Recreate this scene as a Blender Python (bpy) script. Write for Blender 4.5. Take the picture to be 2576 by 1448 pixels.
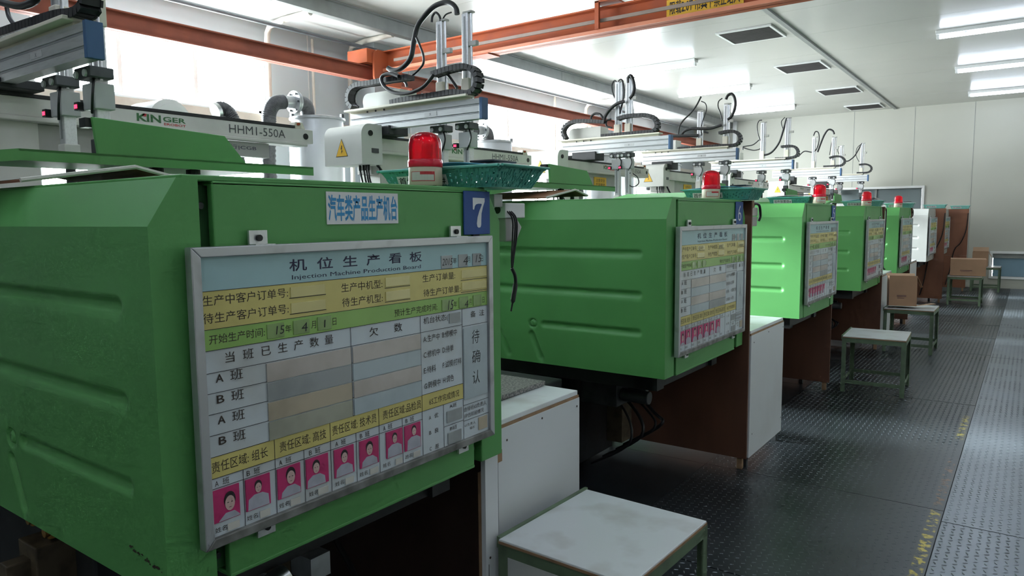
import bpy, bmesh, math, random
from mathutils import Vector, Matrix
random.seed(7)
R = math.radians
scene = bpy.context.scene
for o in list(bpy.data.objects):
    bpy.data.objects.remove(o)
COL = scene.collection

# ------------------------------------------------------------------ camera
FPX, CX, CY, CH = 1802.03, 1288.0, 724.0, 1.5
YAW, PITCH, ROLL = 0.627099, 0.0972799, -0.00865568
_d = Vector((-math.sin(YAW)*math.cos(PITCH), math.cos(YAW)*math.cos(PITCH), -math.sin(PITCH)))
_r = Vector((math.cos(YAW), math.sin(YAW), 0)); _u = _r.cross(_d)
CAM_R = math.cos(ROLL)*_r + math.sin(ROLL)*_u
CAM_U = -math.sin(ROLL)*_r + math.cos(ROLL)*_u
CAM_D = _d
cam = bpy.data.cameras.new('camera')
cam.sensor_width = 36.0; cam.lens = FPX/2576*36.0; cam.clip_start = 0.05; cam.clip_end = 200
camo = bpy.data.objects.new('camera', cam); COL.objects.link(camo)
m = Matrix.Identity(4)
for i in range(3):
    m[i][0] = CAM_R[i]; m[i][1] = CAM_U[i]; m[i][2] = -CAM_D[i]
m[2][3] = CH
camo.matrix_world = m
scene.camera = camo

def ray(px, py):
    return CAM_R*((px-CX)/FPX) - CAM_U*((py-CY)/FPX) + CAM_D
def atY(px, py, y):            # photo measurement -> point of the place in the plane Y = y
    d = ray(px, py); t = y/d.y
    return Vector((d.x*t, y, CH+d.z*t))
def atX(px, py, x):
    d = ray(px, py); t = x/d.x
    return Vector((x, d.y*t, CH+d.z*t))

# ------------------------------------------------------------------ world, exposure
w = bpy.data.worlds.new('sky'); scene.world = w; w.use_nodes = True
bg = w.node_tree.nodes['Background']
bg.inputs[0].default_value = (0.93, 0.97, 1.0, 1); bg.inputs[1].default_value = 26.0
vs = scene.view_settings
vs.view_transform = 'Standard'; vs.look = 'None'; vs.gamma = 1.0; vs.use_curve_mapping = False
vs.exposure = 0.80
scene.cycles.max_bounces = 7; scene.cycles.diffuse_bounces = 3; scene.cycles.glossy_bounces = 3; scene.cycles.transmission_bounces = 4; scene.cycles.transparent_max_bounces = 8
scene.cycles.sample_clamp_indirect = 6.0; scene.cycles.adaptive_threshold = .04; scene.cycles.adaptive_min_samples = 12
scene.cycles.use_fast_gi = False
TUBE_POWER = 19.0
# hazy low sun through the window wall on the left
sl = bpy.data.lights.new('sun', 'SUN'); sl.energy = 19.0; sl.angle = R(14); sl.color = (.86, .95, 1.0)
so_ = bpy.data.objects.new('sun', sl); COL.objects.link(so_)
so_.rotation_euler = Vector((1, .20, -.22)).to_track_quat('-Z', 'Y').to_euler()
so_.location = (-12, 3, 6)

# room dimensions (metres)
ZC = 3.766; XW = -7.0; XR = 3.2; YF = 17.5; YB = -3.6

# ------------------------------------------------------------------ helpers
def tag(o, label=None, cat=None, group=None, kind=None):
    if label: o['label'] = label
    if cat: o['category'] = cat
    if group: o['group'] = group
    if kind: o['kind'] = kind
    return o
def empty(name, loc, label=None, cat=None, group=None, rz=0):
    o = bpy.data.objects.new(name, None); COL.objects.link(o)
    o.location = loc; o.rotation_euler = (0, 0, rz); o.empty_display_size = .1
    return tag(o, label, cat, group)
def clone(o, parent=None):
    c = o.copy(); COL.objects.link(c)
    if parent is not None: c.parent = parent
    for ch in list(o.children): clone(ch, c)
    return c

class MB:
    def __init__(s): s.v = []; s.f = []
    def add(s, vs, fs):
        n = len(s.v); s.v += [tuple(p) for p in vs]; s.f += [tuple(i+n for i in f) for f in fs]; return s
    def box(s, x0, x1, y0, y1, z0, z1):
        return s.add([(x0,y0,z0),(x1,y0,z0),(x1,y1,z0),(x0,y1,z0),(x0,y0,z1),(x1,y0,z1),(x1,y1,z1),(x0,y1,z1)],
                     [(0,3,2,1),(4,5,6,7),(0,1,5,4),(1,2,6,5),(2,3,7,6),(3,0,4,7)])
    def prism(s, pts, axis, a0, a1):
        def mk(p, a):
            if axis == 'x': return (a, p[0], p[1])
            if axis == 'y': return (p[0], a, p[1])
            return (p[0], p[1], a)
        n = len(pts)
        vs = [mk(p, a0) for p in pts] + [mk(p, a1) for p in pts]
        fs = [tuple(range(n-1, -1, -1)), tuple(range(n, 2*n))] + [(i, (i+1) % n, n+(i+1) % n, n+i) for i in range(n)]
        return s.add(vs, fs)
    def cyl(s, c0, c1, r0, r1=None, n=16, caps=True):
        r1 = r0 if r1 is None else r1
        c0 = Vector(c0); c1 = Vector(c1); ax = (c1-c0).normalized()
        a = ax.orthogonal().normalized(); b = ax.cross(a)
        vs = []
        for c, r in ((c0, r0), (c1, r1)):
            for i in range(n):
                t = 2*math.pi*i/n
                vs.append(c + a*(r*math.cos(t)) + b*(r*math.sin(t)))
        fs = [(i, (i+1) % n, n+(i+1) % n, n+i) for i in range(n)]
        if caps: fs += [tuple(range(n-1, -1, -1)), tuple(range(n, 2*n))]
        return s.add(vs, fs)
    def tube(s, path, r, n=8, caps=True):
        path = [Vector(p) for p in path]
        vs = []; prev = None
        for i, p in enumerate(path):
            t = (path[min(i+1, len(path)-1)] - path[max(i-1, 0)]).normalized()
            if prev is None: a = t.orthogonal().normalized()
            else:
                a = prev - t*prev.dot(t)
                a = a.normalized() if a.length > 1e-6 else t.orthogonal().normalized()
            prev = a; b = t.cross(a)
            rr = r[i] if isinstance(r, (list, tuple)) else r
            for k in range(n):
                q = 2*math.pi*k/n
                vs.append(p + a*(rr*math.cos(q)) + b*(rr*math.sin(q)))
        L = len(path)
        fs = [(i*n+k, i*n+(k+1) % n, (i+1)*n+(k+1) % n, (i+1)*n+k) for i in range(L-1) for k in range(n)]
        if caps: fs += [tuple(range(n-1, -1, -1)), tuple(range((L-1)*n, L*n))]
        return s.add(vs, fs)
    def lathe(s, prof, c=(0,0,0), n=24):
        vs = []; fs = []
        for r, z in prof:
            for k in range(n):
                t = 2*math.pi*k/n
                vs.append((c[0]+r*math.cos(t), c[1]+r*math.sin(t), c[2]+z))
        for i in range(len(prof)-1):
            for k in range(n):
                fs.append((i*n+k, i*n+(k+1) % n, (i+1)*n+(k+1) % n, (i+1)*n+k))
        if prof[0][0] > 1e-5: fs.append(tuple(range(n-1, -1, -1)))
        if prof[-1][0] > 1e-5: fs.append(tuple(range((len(prof)-1)*n, len(prof)*n)))
        return s.add(vs, fs)
    def build(s, name, mat, parent=None, smooth=0, bevel=0, seg=2, fixn=True):
        me = bpy.data.meshes.new(name)
        me.from_pydata(s.v, [], s.f)
        if fixn:
            bm = bmesh.new(); bm.from_mesh(me)
            bmesh.ops.recalc_face_normals(bm, faces=bm.faces)
            bm.to_mesh(me); bm.free()
        me.materials.append(M[mat] if isinstance(mat, str) else mat)
        if smooth:
            me.polygons.foreach_set('use_smooth', [True]*len(me.polygons))
            me.set_sharp_from_angle(angle=R(smooth))
        me.update()
        o = bpy.data.objects.new(name, me); COL.objects.link(o)
        if parent is not None: o.parent = parent
        if bevel:
            b = o.modifiers.new('bevel', 'BEVEL'); b.width = bevel; b.segments = seg; b.limit_method = 'ANGLE'; b.angle_limit = R(40)
        return o
def spline(pts, k=6):
    pts = [Vector(p) for p in pts]; out = []
    P = [pts[0]] + pts + [pts[-1]]
    for i in range(1, len(P)-2):
        a, b, c, d = P[i-1], P[i], P[i+1], P[i+2]
        for j in range(k):
            t = j/k
            out.append(.5*((2*b) + (c-a)*t + (2*a-5*b+4*c-d)*t*t + (3*b-a-3*c+d)*t**3))
    out.append(pts[-1]); return out

# ------------------------------------------------------------------ materials (all procedural)
M = {}
def mat(name, col, rough=.5, metal=0, var=.12, scale=6, col2=None, mask=(.45,.7), bump=0, bscale=120, spec=.5, emit=None, es=0, alpha=1, trans=0, coat=0, stretch=None):
    ma = bpy.data.materials.new(name); ma.use_nodes = True; nt = ma.node_tree
    b = nt.nodes['Principled BSDF']
    b.inputs['Roughness'].default_value = rough; b.inputs['Metallic'].default_value = metal
    b.inputs['Specular IOR Level'].default_value = spec
    b.inputs['Coat Weight'].default_value = coat
    b.inputs['Transmission Weight'].default_value = trans
    tc = nt.nodes.new('ShaderNodeTexCoord')
    src = tc.outputs['Object']
    if stretch:
        mp = nt.nodes.new('ShaderNodeMapping'); mp.inputs['Scale'].default_value = stretch
        nt.links.new(src, mp.inputs[0]); src = mp.outputs[0]
    if var or col2:
        n = nt.nodes.new('ShaderNodeTexNoise'); n.inputs['Scale'].default_value = scale; n.inputs['Detail'].default_value = 3
        nt.links.new(src, n.inputs['Vector'])
        cr = nt.nodes.new('ShaderNodeValToRGB')
        c2 = col2 if col2 else tuple(max(0, c*(1-var)) for c in col)
        cr.color_ramp.elements[0].position = mask[0]; cr.color_ramp.elements[1].position = mask[1]
        cr.color_ramp.elements[0].color = (*col, 1); cr.color_ramp.elements[1].color = (*c2, 1)
        nt.links.new(n.outputs['Fac'], cr.inputs[0]); nt.links.new(cr.outputs[0], b.inputs['Base Color'])
    else:
        b.inputs['Base Color'].default_value = (*col, 1)
    if bump:
        n2 = nt.nodes.new('ShaderNodeTexNoise'); n2.inputs['Scale'].default_value = bscale
        nt.links.new(src, n2.inputs['Vector'])
        bp = nt.nodes.new('ShaderNodeBump'); bp.inputs['Strength'].default_value = bump; bp.inputs['Distance'].default_value = .004
        nt.links.new(n2.outputs['Fac'], bp.inputs['Height']); nt.links.new(bp.outputs[0], b.inputs['Normal'])
    if emit:
        b.inputs['Emission Color'].default_value = (*emit, 1); b.inputs['Emission Strength'].default_value = es
    if alpha < 1: b.inputs['Alpha'].default_value = alpha
    if emit: ma.cycles.emission_sampling = 'FRONT' if es > 5 else 'NONE'
    M[name] = ma; return ma
mat('green', (.095,.330,.090), .46, var=.10, scale=3, bump=.03, bscale=300)
mat('green_dark', (.05,.17,.06), .5, var=.2)
mat('white_machine', (.64,.64,.60), .4, var=.06)
mat('white_paint', (.42,.42,.40), .42, var=.06)
mat('dark_iron', (.022,.024,.026), .55, var=.5, scale=9)
mat('iron_mid', (.09,.095,.10), .45, metal=.6, var=.4, scale=12)
mat('oily_tan', (.10,.075,.045), .5, var=.5, scale=20)
mat('brass', (.5,.28,.08), .35, metal=.8, var=.4, scale=30)
mat('steel_bright', (.62,.63,.64), .28, metal=1, var=.15, scale=25)
mat('alu', (.66,.67,.68), .36, metal=.75, var=.12, scale=14, stretch=(1,8,8))
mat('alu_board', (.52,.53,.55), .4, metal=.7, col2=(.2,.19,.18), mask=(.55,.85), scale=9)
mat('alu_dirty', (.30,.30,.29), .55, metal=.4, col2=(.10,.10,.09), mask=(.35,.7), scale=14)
mat('plywood_shaded', (.045,.022,.016), .6, var=.3)  # same plywood with the shade under the machine put into its colour
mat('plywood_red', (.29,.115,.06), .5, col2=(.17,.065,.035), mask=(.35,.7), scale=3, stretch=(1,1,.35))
mat('alu_groove', (.30,.31,.32), .5, metal=.4, var=.2)
mat('cream', (.71,.67,.56), .5, var=.12, scale=6)
mat('robot_white', (.66,.645,.60), .42, var=.12, scale=5)
mat('robot_grey', (.42,.41,.39), .5, var=.12)
mat('motor_grey', (.50,.50,.51), .4, var=.15)
mat('blue_cap', (.035,.10,.22), .45, var=.2)
mat('black_rubber', (.012,.012,.014), .45, var=.3)
mat('chain_black', (.020,.020,.022), .5, var=.4, scale=40)
mat('black', (.008,.008,.009), .5, var=0)
mat('orange', (.38,.085,.03), .6, spec=.25, col2=(.30,.075,.04), mask=(.4,.7), scale=5, bump=.05)
mat('brick_orange', (.26,.075,.045), .6, spec=.2, col2=(.20,.06,.04), mask=(.4,.7), scale=4)
mat('orange_pale', (.52,.18,.10), .45, var=.2)
mat('rail_grey', (.23,.17,.14), .6, var=.2)
mat('yellow_sign', (.80,.46,.03), .5, var=.06)
mat('ink', (.018,.016,.02), .6, var=0)
mat('ink_brown', (.040,.027,.020), .6, var=0)
mat('ink_navy', (.03,.03,.07), .6, var=0)
mat('marker', (.012,.014,.016), .4, var=0)
mat('board_white', (.60,.66,.70), .32, col2=(.46,.46,.42), mask=(.50,.9), scale=5)
mat('board_cyan', (.36,.55,.57), .32, var=.1, scale=5)
mat('board_yellow', (.66,.57,.19), .32, var=.14, scale=7)
mat('board_green', (.30,.52,.13), .32, var=.12, scale=7)
mat('sleeve_beige', (.55,.50,.46), .25, col2=(.40,.36,.31), mask=(.4,.75), scale=8)
mat('sleeve_grey', (.36,.38,.38), .25, var=.25, scale=8)
mat('sleeve_blue', (.46,.53,.56), .25, var=.15, scale=8)
mat('sleeve_tan', (.50,.43,.32), .25, var=.25, scale=8)
mat('sleeve_olive', (.40,.40,.32), .25, var=.25, scale=8)
mat('sleeve_yellow', (.68,.60,.26), .22, var=.1, scale=10)
mat('sleeve_green', (.27,.40,.15), .22, var=.3, scale=16)
mat('pink', (.55,.035,.16), .3, var=.15, scale=20)
mat('skin_print', (.62,.44,.40), .35, var=.08, scale=40)
mat('hair_print', (.03,.022,.025), .4, var=0)
mat('shirt_print', (.44,.45,.52), .35, var=.15, scale=30)
mat('paper', (.78,.78,.77), .6, var=.05)
mat('paper_dirty', (.62,.60,.55), .6, var=.15)
mat('blue_ink', (.03,.27,.55), .5, var=0)
mat('sign_blue', (.018,.080,.30), .55, var=.05)
mat('sign_white', (.80,.82,.84), .4, var=0)
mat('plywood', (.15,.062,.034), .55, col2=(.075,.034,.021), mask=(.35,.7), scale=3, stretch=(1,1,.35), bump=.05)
mat('plywood_edge', (.33,.20,.11), .6, var=.3, scale=20)
mat('laminate', (.68,.70,.72), .35, col2=(.60,.61,.62), mask=(.5,.8), scale=2.2)
mat('laminate_worn', (.74,.77,.79), .3, col2=(.58,.58,.57), mask=(.5,.72), scale=6)
mat('stool_green', (.135,.20,.12), .5, col2=(.09,.12,.08), mask=(.45,.75), scale=10)
mat('granite', (.28,.27,.25), .45, col2=(.10,.10,.10), mask=(.42,.56), scale=110)
mat('carton', (.42,.25,.15), .75, var=.1, scale=5)
mat('carton_inner', (.55,.37,.24), .75, var=.08)
mat('carton_print', (.22,.12,.10), .75, var=0)
mat('brown_sheet', (.26,.10,.05), .5, var=.25, scale=6)
mat('basket_green', (.10,.42,.33), .35, var=.15, scale=10)
mat('basket_pale', (.24,.60,.53), .35, var=.15, scale=10)
mat('folder_blue', (.10,.42,.60), .4, var=.1)
mat('beige_plastic', (.60,.53,.40), .4, var=.06)
mat('label_red', (.55,.04,.05), .4, var=0)
mat('zinc', (.47,.48,.49), .33, metal=.55, var=.3, scale=10)
mat('hopper_grey', (.50,.51,.53), .4, metal=.3, var=.12, scale=3)
mat('hose_grey', (.10,.10,.105), .55, var=.4, scale=60)
mat('white_drum', (.74,.74,.71), .4, var=.06)
mat('wall_white', (.50,.555,.585), .55, var=.06, scale=.8)
mat('wall_panel', (.455,.455,.395), .42, var=.05, scale=.7)
mat('ceiling_white', (.45,.445,.415), .20, var=.05, scale=.6, spec=.6)
mat('fascia', (.27,.28,.27), .5, var=.15)
mat('soffit', (.80,.80,.78), .35, var=.05)
mat('pipe_cream', (.66,.62,.55), .45, var=.15)
mat('pipe_rust', (.55,.36,.20), .55, var=.3)
mat('conduit', (.10,.11,.12), .5, var=.2)
mat('frame_white', (.78,.78,.77), .4, var=.05)
mat('vent_frame', (.66,.67,.66), .4, var=.06)
mat('vent_slat', (.045,.04,.04), .5, var=.3)
mat('lamp_body', (.70,.71,.71), .4, var=.05)
mat('tube_on', (1,1,1), .4, var=0, emit=(.84,.94,1.12), es=TUBE_POWER)
mat('led_red', (.9,.03,.05), .3, var=0, emit=(1,.02,.06), es=3.0)
mat('concrete_dark', (.035,.04,.042), .5, var=.3, scale=2)
mat('glass_grey', (.20,.24,.25), .12, var=.1, scale=1)
mat('glass_blue', (.22,.34,.42), .15, var=.1, scale=2)
mat('door_grey', (.34,.37,.38), .4, var=.1)

def glass_clear():
    ma = bpy.data.materials.new('window_glass'); ma.use_nodes = True; nt = ma.node_tree; nt.nodes.clear()
    o = nt.nodes.new('ShaderNodeOutputMaterial'); mx = nt.nodes.new('ShaderNodeMixShader')
    t = nt.nodes.new('ShaderNodeBsdfTransparent'); g = nt.nodes.new('ShaderNodeBsdfGlossy')
    mx.inputs[0].default_value = .06
    g.inputs['Roughness'].default_value = .05; t.inputs[0].default_value = (.96,.98,.97,1)
    nt.links.new(t.outputs[0], mx.inputs[1]); nt.links.new(g.outputs[0], mx.inputs[2]); nt.links.new(mx.outputs[0], o.inputs[0])
    M['window_glass'] = ma
glass_clear()
def dome_mat():
    ma = bpy.data.materials.new('red_dome'); ma.use_nodes = True; nt = ma.node_tree; nt.nodes.clear()
    o = nt.nodes.new('ShaderNodeOutputMaterial')
    n = nt.nodes.new('ShaderNodeTexNoise'); n.inputs['Scale'].default_value = 30
    cr = nt.nodes.new('ShaderNodeValToRGB'); cr.color_ramp.elements[0].color = (1.0,.03,.13,1); cr.color_ramp.elements[1].color = (.95,.02,.09,1)
    nt.links.new(n.outputs['Fac'], cr.inputs[0])
    tl = nt.nodes.new('ShaderNodeBsdfTranslucent'); tp = nt.nodes.new('ShaderNodeBsdfTransparent'); df = nt.nodes.new('ShaderNodeBsdfDiffuse'); gl = nt.nodes.new('ShaderNodeBsdfGlossy')
    for q in (tl, tp, df): nt.links.new(cr.outputs[0], q.inputs[0])
    gl.inputs['Roughness'].default_value = .12
    m1 = nt.nodes.new('ShaderNodeMixShader'); m1.inputs[0].default_value = .55; nt.links.new(tl.outputs[0], m1.inputs[1]); nt.links.new(tp.outputs[0], m1.inputs[2])
    m2 = nt.nodes.new('ShaderNodeMixShader'); m2.inputs[0].default_value = .10; nt.links.new(m1.outputs[0], m2.inputs[1]); nt.links.new(df.outputs[0], m2.inputs[2])
    fr = nt.nodes.new('ShaderNodeFresnel'); fr.inputs[0].default_value = 1.45
    m3 = nt.nodes.new('ShaderNodeMixShader'); nt.links.new(fr.outputs[0], m3.inputs[0]); nt.links.new(m2.outputs[0], m3.inputs[1]); nt.links.new(gl.outputs[0], m3.inputs[2])
    nt.links.new(m3.outputs[0], o.inputs[0])
    M['red_dome'] = ma
dome_mat()
mat('red_solid', (.72,.014,.045), .25, var=.1)
def floor_mat(name, c1, c2, rough, paint):
    ma = bpy.data.materials.new(name); ma.use_nodes = True; nt = ma.node_tree; b = nt.nodes['Principled BSDF']
    g = nt.nodes.new('ShaderNodeNewGeometry'); sp = nt.nodes.new('ShaderNodeSeparateXYZ'); nt.links.new(g.outputs['Position'], sp.inputs[0])
    n = nt.nodes.new('ShaderNodeTexNoise'); n.inputs['Scale'].default_value = 2.2; n.inputs['Detail'].default_value = 4
    nt.links.new(g.outputs['Position'], n.inputs['Vector'])
    cr = nt.nodes.new('ShaderNodeValToRGB'); cr.color_ramp.elements[0].position = .35; cr.color_ramp.elements[1].position = .68
    cr.color_ramp.elements[0].color = (*c1, 1); cr.color_ramp.elements[1].color = (*c2, 1)
    nt.links.new(n.outputs['Fac'], cr.inputs[0])
    last = cr.outputs[0]
    b.inputs['Metallic'].default_value = .55; 
    mr = nt.nodes.new('ShaderNodeMapRange'); mr.inputs[3].default_value = rough-.06; mr.inputs[4].default_value = rough+.1
    nt.links.new(n.outputs['Fac'], mr.inputs[0]); nt.links.new(mr.outputs[0], b.inputs['Roughness'])
    if paint:      # worn yellow and rust marks along the plate edge
        def rng(sock, lo, hi, soft):
            a = nt.nodes.new('ShaderNodeMapRange'); a.inputs[1].default_value = lo; a.inputs[2].default_value = lo+soft
            c = nt.nodes.new('ShaderNodeMapRange'); c.inputs[1].default_value = hi; c.inputs[2].default_value = hi-soft
            mu = nt.nodes.new('ShaderNodeMath'); mu.operation = 'MULTIPLY'
            nt.links.new(sock, a.inputs[0]); nt.links.new(sock, c.inputs[0]); nt.links.new(a.outputs[0], mu.inputs[0]); nt.links.new(c.outputs[0], mu.inputs[1])
            return mu.outputs[0]
        n3 = nt.nodes.new('ShaderNodeTexNoise'); n3.inputs['Scale'].default_value = 26; n3.inputs['Detail'].default_value = 5
        nt.links.new(g.outputs['Position'], n3.inputs['Vector'])
        th = nt.nodes.new('ShaderNodeMapRange'); th.inputs[1].default_value = .5; th.inputs[2].default_value = .58
        nt.links.new(n3.outputs['Fac'], th.inputs[0])
        xs = rng(sp.outputs['X'], -.352, -.298, .008)
        for lo, hi, col in ((2.9, 4.15, (.42,.33,.04,1)), (5.5, 6.25, (.40,.33,.05,1)), (4.15, 5.1, (.17,.10,.05,1))):
            ys = rng(sp.outputs['Y'], lo, hi, .1)
            m1 = nt.nodes.new('ShaderNodeMath'); m1.operation = 'MULTIPLY'; m2 = nt.nodes.new('ShaderNodeMath'); m2.operation = 'MULTIPLY'
            nt.links.new(xs, m1.inputs[0]); nt.links.new(ys, m1.inputs[1]); nt.links.new(m1.outputs[0], m2.inputs[0]); nt.links.new(th.outputs[0], m2.inputs[1])
            mx = nt.nodes.new('ShaderNodeMixRGB'); nt.links.new(m2.outputs[0], mx.inputs[0]); nt.links.new(last, mx.inputs[1]); mx.inputs[2].default_value = col
            last = mx.outputs[0]
    nt.links.new(last, b.inputs['Base Color'])
    M[name] = ma
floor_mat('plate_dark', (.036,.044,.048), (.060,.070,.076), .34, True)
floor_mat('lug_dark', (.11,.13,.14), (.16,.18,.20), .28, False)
floor_mat('lug_sheen', (.26,.29,.32), (.33,.36,.40), .26, False)  # lugs lightened to go with the reflection coloured into the right plates
floor_mat('plate_sheen', (.16,.185,.205), (.22,.25,.28), .34, False)  # bluish reflected light put into the base colour of the right plates

# text -> flat mesh pieces (print); u to the right, v up
_tc = {}
def text_mesh(body, bold=0):
    k = (body, bold)
    if k in _tc: return _tc[k]
    c = bpy.data.curves.new('print', 'FONT'); c.body = body; c.resolution_u = 2; c.offset = bold
    o = bpy.data.objects.new('print', c); COL.objects.link(o)
    bpy.context.view_layer.update()
    dg = bpy.context.evaluated_depsgraph_get()
    me = o.evaluated_get(dg).to_mesh()
    vs = [(v.co.x, v.co.y) for v in me.vertices]; fs = [tuple(p.vertices) for p in me.polygons]
    o.evaluated_get(dg).to_mesh_clear()
    bpy.data.objects.remove(o); bpy.data.curves.remove(c)
    x0 = min(v[0] for v in vs); x1 = max(v[0] for v in vs); y0 = min(v[1] for v in vs); y1 = max(v[1] for v in vs)
    _tc[k] = ([((v[0]-x0)/(x1-x0), (v[1]-y0)/(y1-y0)) for v in vs], fs, (x1-x0)/(y1-y0)); return _tc[k]
def put_text(mb, body, u0, u1, v0, v1, fn, bold=0, slant=0):
    """print body into the rectangle u0..u1 x v0..v1; fn maps (u, v) to a point"""
    vs, fs, _ = text_mesh(body, bold)
    mb.add([fn(u0+(u1-u0)*a + slant*b*(v1-v0), v0+(v1-v0)*b) for a, b in vs], fs)

# ================================================================== THE SETTING
def struct(o): o['kind'] = 'structure'; return o
# floor: dark slab with chequer plates laid on it
fl = struct(MB().box(XW-.3, XR+.3, YB-.3, YF+.3, -.12, -.010).build('floor', 'concrete_dark'))
def plate_mesh(w, l, matn):
    me = MB().box(.002, w-.002, .0025, l-.0025, -.008, 0).build('floor_plate', matn)
    d = me.data; bpy.data.objects.remove(me); return d
pA = plate_mesh(1.25, 1.24, 'plate_dark'); pB = plate_mesh(1.25, 2.5, 'plate_sheen')
def put_plate(d, x, y, dz):
    o = bpy.data.objects.new('floor_plate', d); COL.objects.link(o); o.parent = fl
    o.location = (x, y, dz)
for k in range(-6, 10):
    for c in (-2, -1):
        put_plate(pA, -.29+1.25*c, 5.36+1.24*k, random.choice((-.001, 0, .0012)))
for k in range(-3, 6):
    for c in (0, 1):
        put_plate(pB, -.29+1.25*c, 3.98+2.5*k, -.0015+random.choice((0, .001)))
def lugs(x0, x1, y0, y1, matn, pitch=.036, hh=.0022):
    mb = MB(); i = 0; y = y0
    V = []; F = []
    while y < y1:
        j = 0; x = x0
        while x < x1:
            a = R(45) if (i+j) % 2 else R(-45)
            a += R(-18)
            ca, sa = math.cos(a), math.sin(a); h = .0120; ww = .0030; n = len(V)
            for (p, q, z) in ((-h,0,.0002),(-h*.6,-ww,.0002),(h*.6,-ww,.0002),(h,0,.0002),(h*.6,ww,.0002),(-h*.6,ww,.0002),(-h*.55,0,hh),(h*.55,0,hh)):
                V.append((x+ca*p-sa*q, y+sa*p+ca*q, z))
            F += [(n,n+1,n+6),(n+1,n+2,n+7,n+6),(n+2,n+3,n+7),(n+3,n+4,n+7),(n+4,n+5,n+6,n+7),(n+5,n,n+6)]
            x += pitch; j += 1
        y += pitch; i += 1
    mb.v = V; mb.f = F
    o = mb.build('tread_lugs', matn, fl, fixn=False); o['kind'] = 'stuff'; return o
lugs(-1.52, -.31, 1.3, 17.3, 'lug_dark'); lugs(-.27, .95, 1.6, 17.3, 'lug_sheen', hh=.0013)

# ceiling panels
ce = struct(MB().box(-6.05, XR+.2, YB-.2, YF+.2, ZC+.012, ZC+.08).build('ceiling', 'fascia'))
for a, b in ((-6.03, -2.52), (-2.47, XR+.2)):
    cm = MB().box(a, b, .002, 1.218, ZC, ZC+.011).build('ceiling_panel', 'ceiling_white'); d = cm.data; bpy.data.objects.remove(cm)
    for k in range(-10, 8):
        y = 8.5+1.22*k
        o = bpy.data.objects.new('ceiling_panel', d); COL.objects.link(o); o.parent = ce; o.location = (0, y, 0)
struct(MB().box(-2.525, -2.465, YB, YF-.01, ZC-.022, ZC+.012).build('trim_1', 'fascia'))
# grey fascia channel along the ceiling edge, in lengths
tr = struct(MB().box(-6.09, -6.05, YB, YF, ZC-.03, ZC+.25).build('trim_2', 'fascia'))
for k in range(8):
    mb = MB(); y0 = -3.4+2.62*k
    mb.box(-6.055, -6.035, y0, y0+2.61, ZC-.15, ZC-.001); mb.box(-6.055, -5.99, y0, y0+2.61, ZC-.012, ZC-.002); mb.box(-6.13, -6.055, y0, y0+2.61, ZC-.15, ZC-.138)
    mb.build('channel_length', 'fascia', tr)
# white soffit beyond it
so = struct(MB().box(XW, -6.13, YB, YF, ZC-.10, ZC-.06).build('trim_3', 'soffit'))
MB().box(XW, -6.02, YB, YF, ZC+.2, ZC+.3).build('roof_deck', 'soffit', so)

# walls
WINS = [(2.7, 5.0), (8.83, 12.3), (13.6, 14.9)]
LOWS = [(2.7, 5.0), (5.3, 6.0), (8.83, 12.3), (13.6, 15.3)]
ZU0, ZU1, ZL0, ZL1 = 2.68, 3.40, 1.15, 2.52
mb = MB()
def wall_with(mb, spans, z0, z1):
    y = YB
    for a, b in spans:
        mb.box(XW-.22, XW, y, a, z0, z1); y = b
    mb.box(XW-.22, XW, y, YF+.2, z0, z1)
mb.box(XW-.22, XW, YB-.2, YF+.2, -.1, ZL0); wall_with(mb, LOWS, ZL0, ZL1); mb.box(XW-.22, XW, YB-.2, YF+.2, ZL1, ZU0); wall_with(mb, WINS, ZU0, ZU1)
mb.box(XW-.22, XW, YB-.2, YF+.2, ZU1, ZC+.3)
wl = struct(mb.build('wall_left', 'wall_white'))
MB().box(XW, XW+.05, YB, YF, ZL1+.01, ZU0-.02).build('sill_ledge', 'pipe_cream', wl)
for y0, y1 in ((6.35, 6.85), (13.1, 13.5)):
    MB().box(XW, XW+.33, y0, y1, 0, ZC+.2).build('pilaster', 'wall_white', wl, bevel=.006)
for y in (5.6, 7.3, 7.9, 8.5):        # joints of the wall boards
    MB().box(XW, XW+.006, y, y+.012, 0, ZC).build('wall_batten', 'frame_white', wl)
wn = 1
for spans, z0, z1 in ((WINS, ZU0, ZU1), (LOWS, ZL0, ZL1)):
    for a, b in spans:
        mb = MB(); t = .035
        mb.box(XW-.15, XW-.07, a, b, z0, z0+t); mb.box(XW-.15, XW-.07, a, b, z1-t, z1)
        mb.box(XW-.15, XW-.07, a, a+t, z0, z1); mb.box(XW-.15, XW-.07, b-t, b, z0, z1)
        wo = struct(mb.build('window_%d' % wn, 'frame_white')); wn += 1
        n = max(1, round((b-a)/.78))
        for i in range(n):
            p0 = a+(b-a)*i/n; p1 = a+(b-a)*(i+1)/n
            MB().box(XW-.115, XW-.11, p0+.012, p1-.012, z0+.02, z1-.02).build('window_pane', 'window_glass', wo)
            if i: MB().box(XW-.14, XW-.08, p0-.02, p0+.02, z0+t, z1-t).build('mullion', 'frame_white', wo)
        al = bpy.data.lights.new('daylight_portal', 'AREA'); al.shape = 'RECTANGLE'; al.size = z1-z0; al.size_y = b-a; al.cycles.is_portal = True
        ao = bpy.data.objects.new('daylight_portal', al); COL.objects.link(ao); ao.location = (XW-.2, (a+b)/2, (z0+z1)/2); ao.rotation_euler = (0, -math.pi/2, 0)
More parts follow.
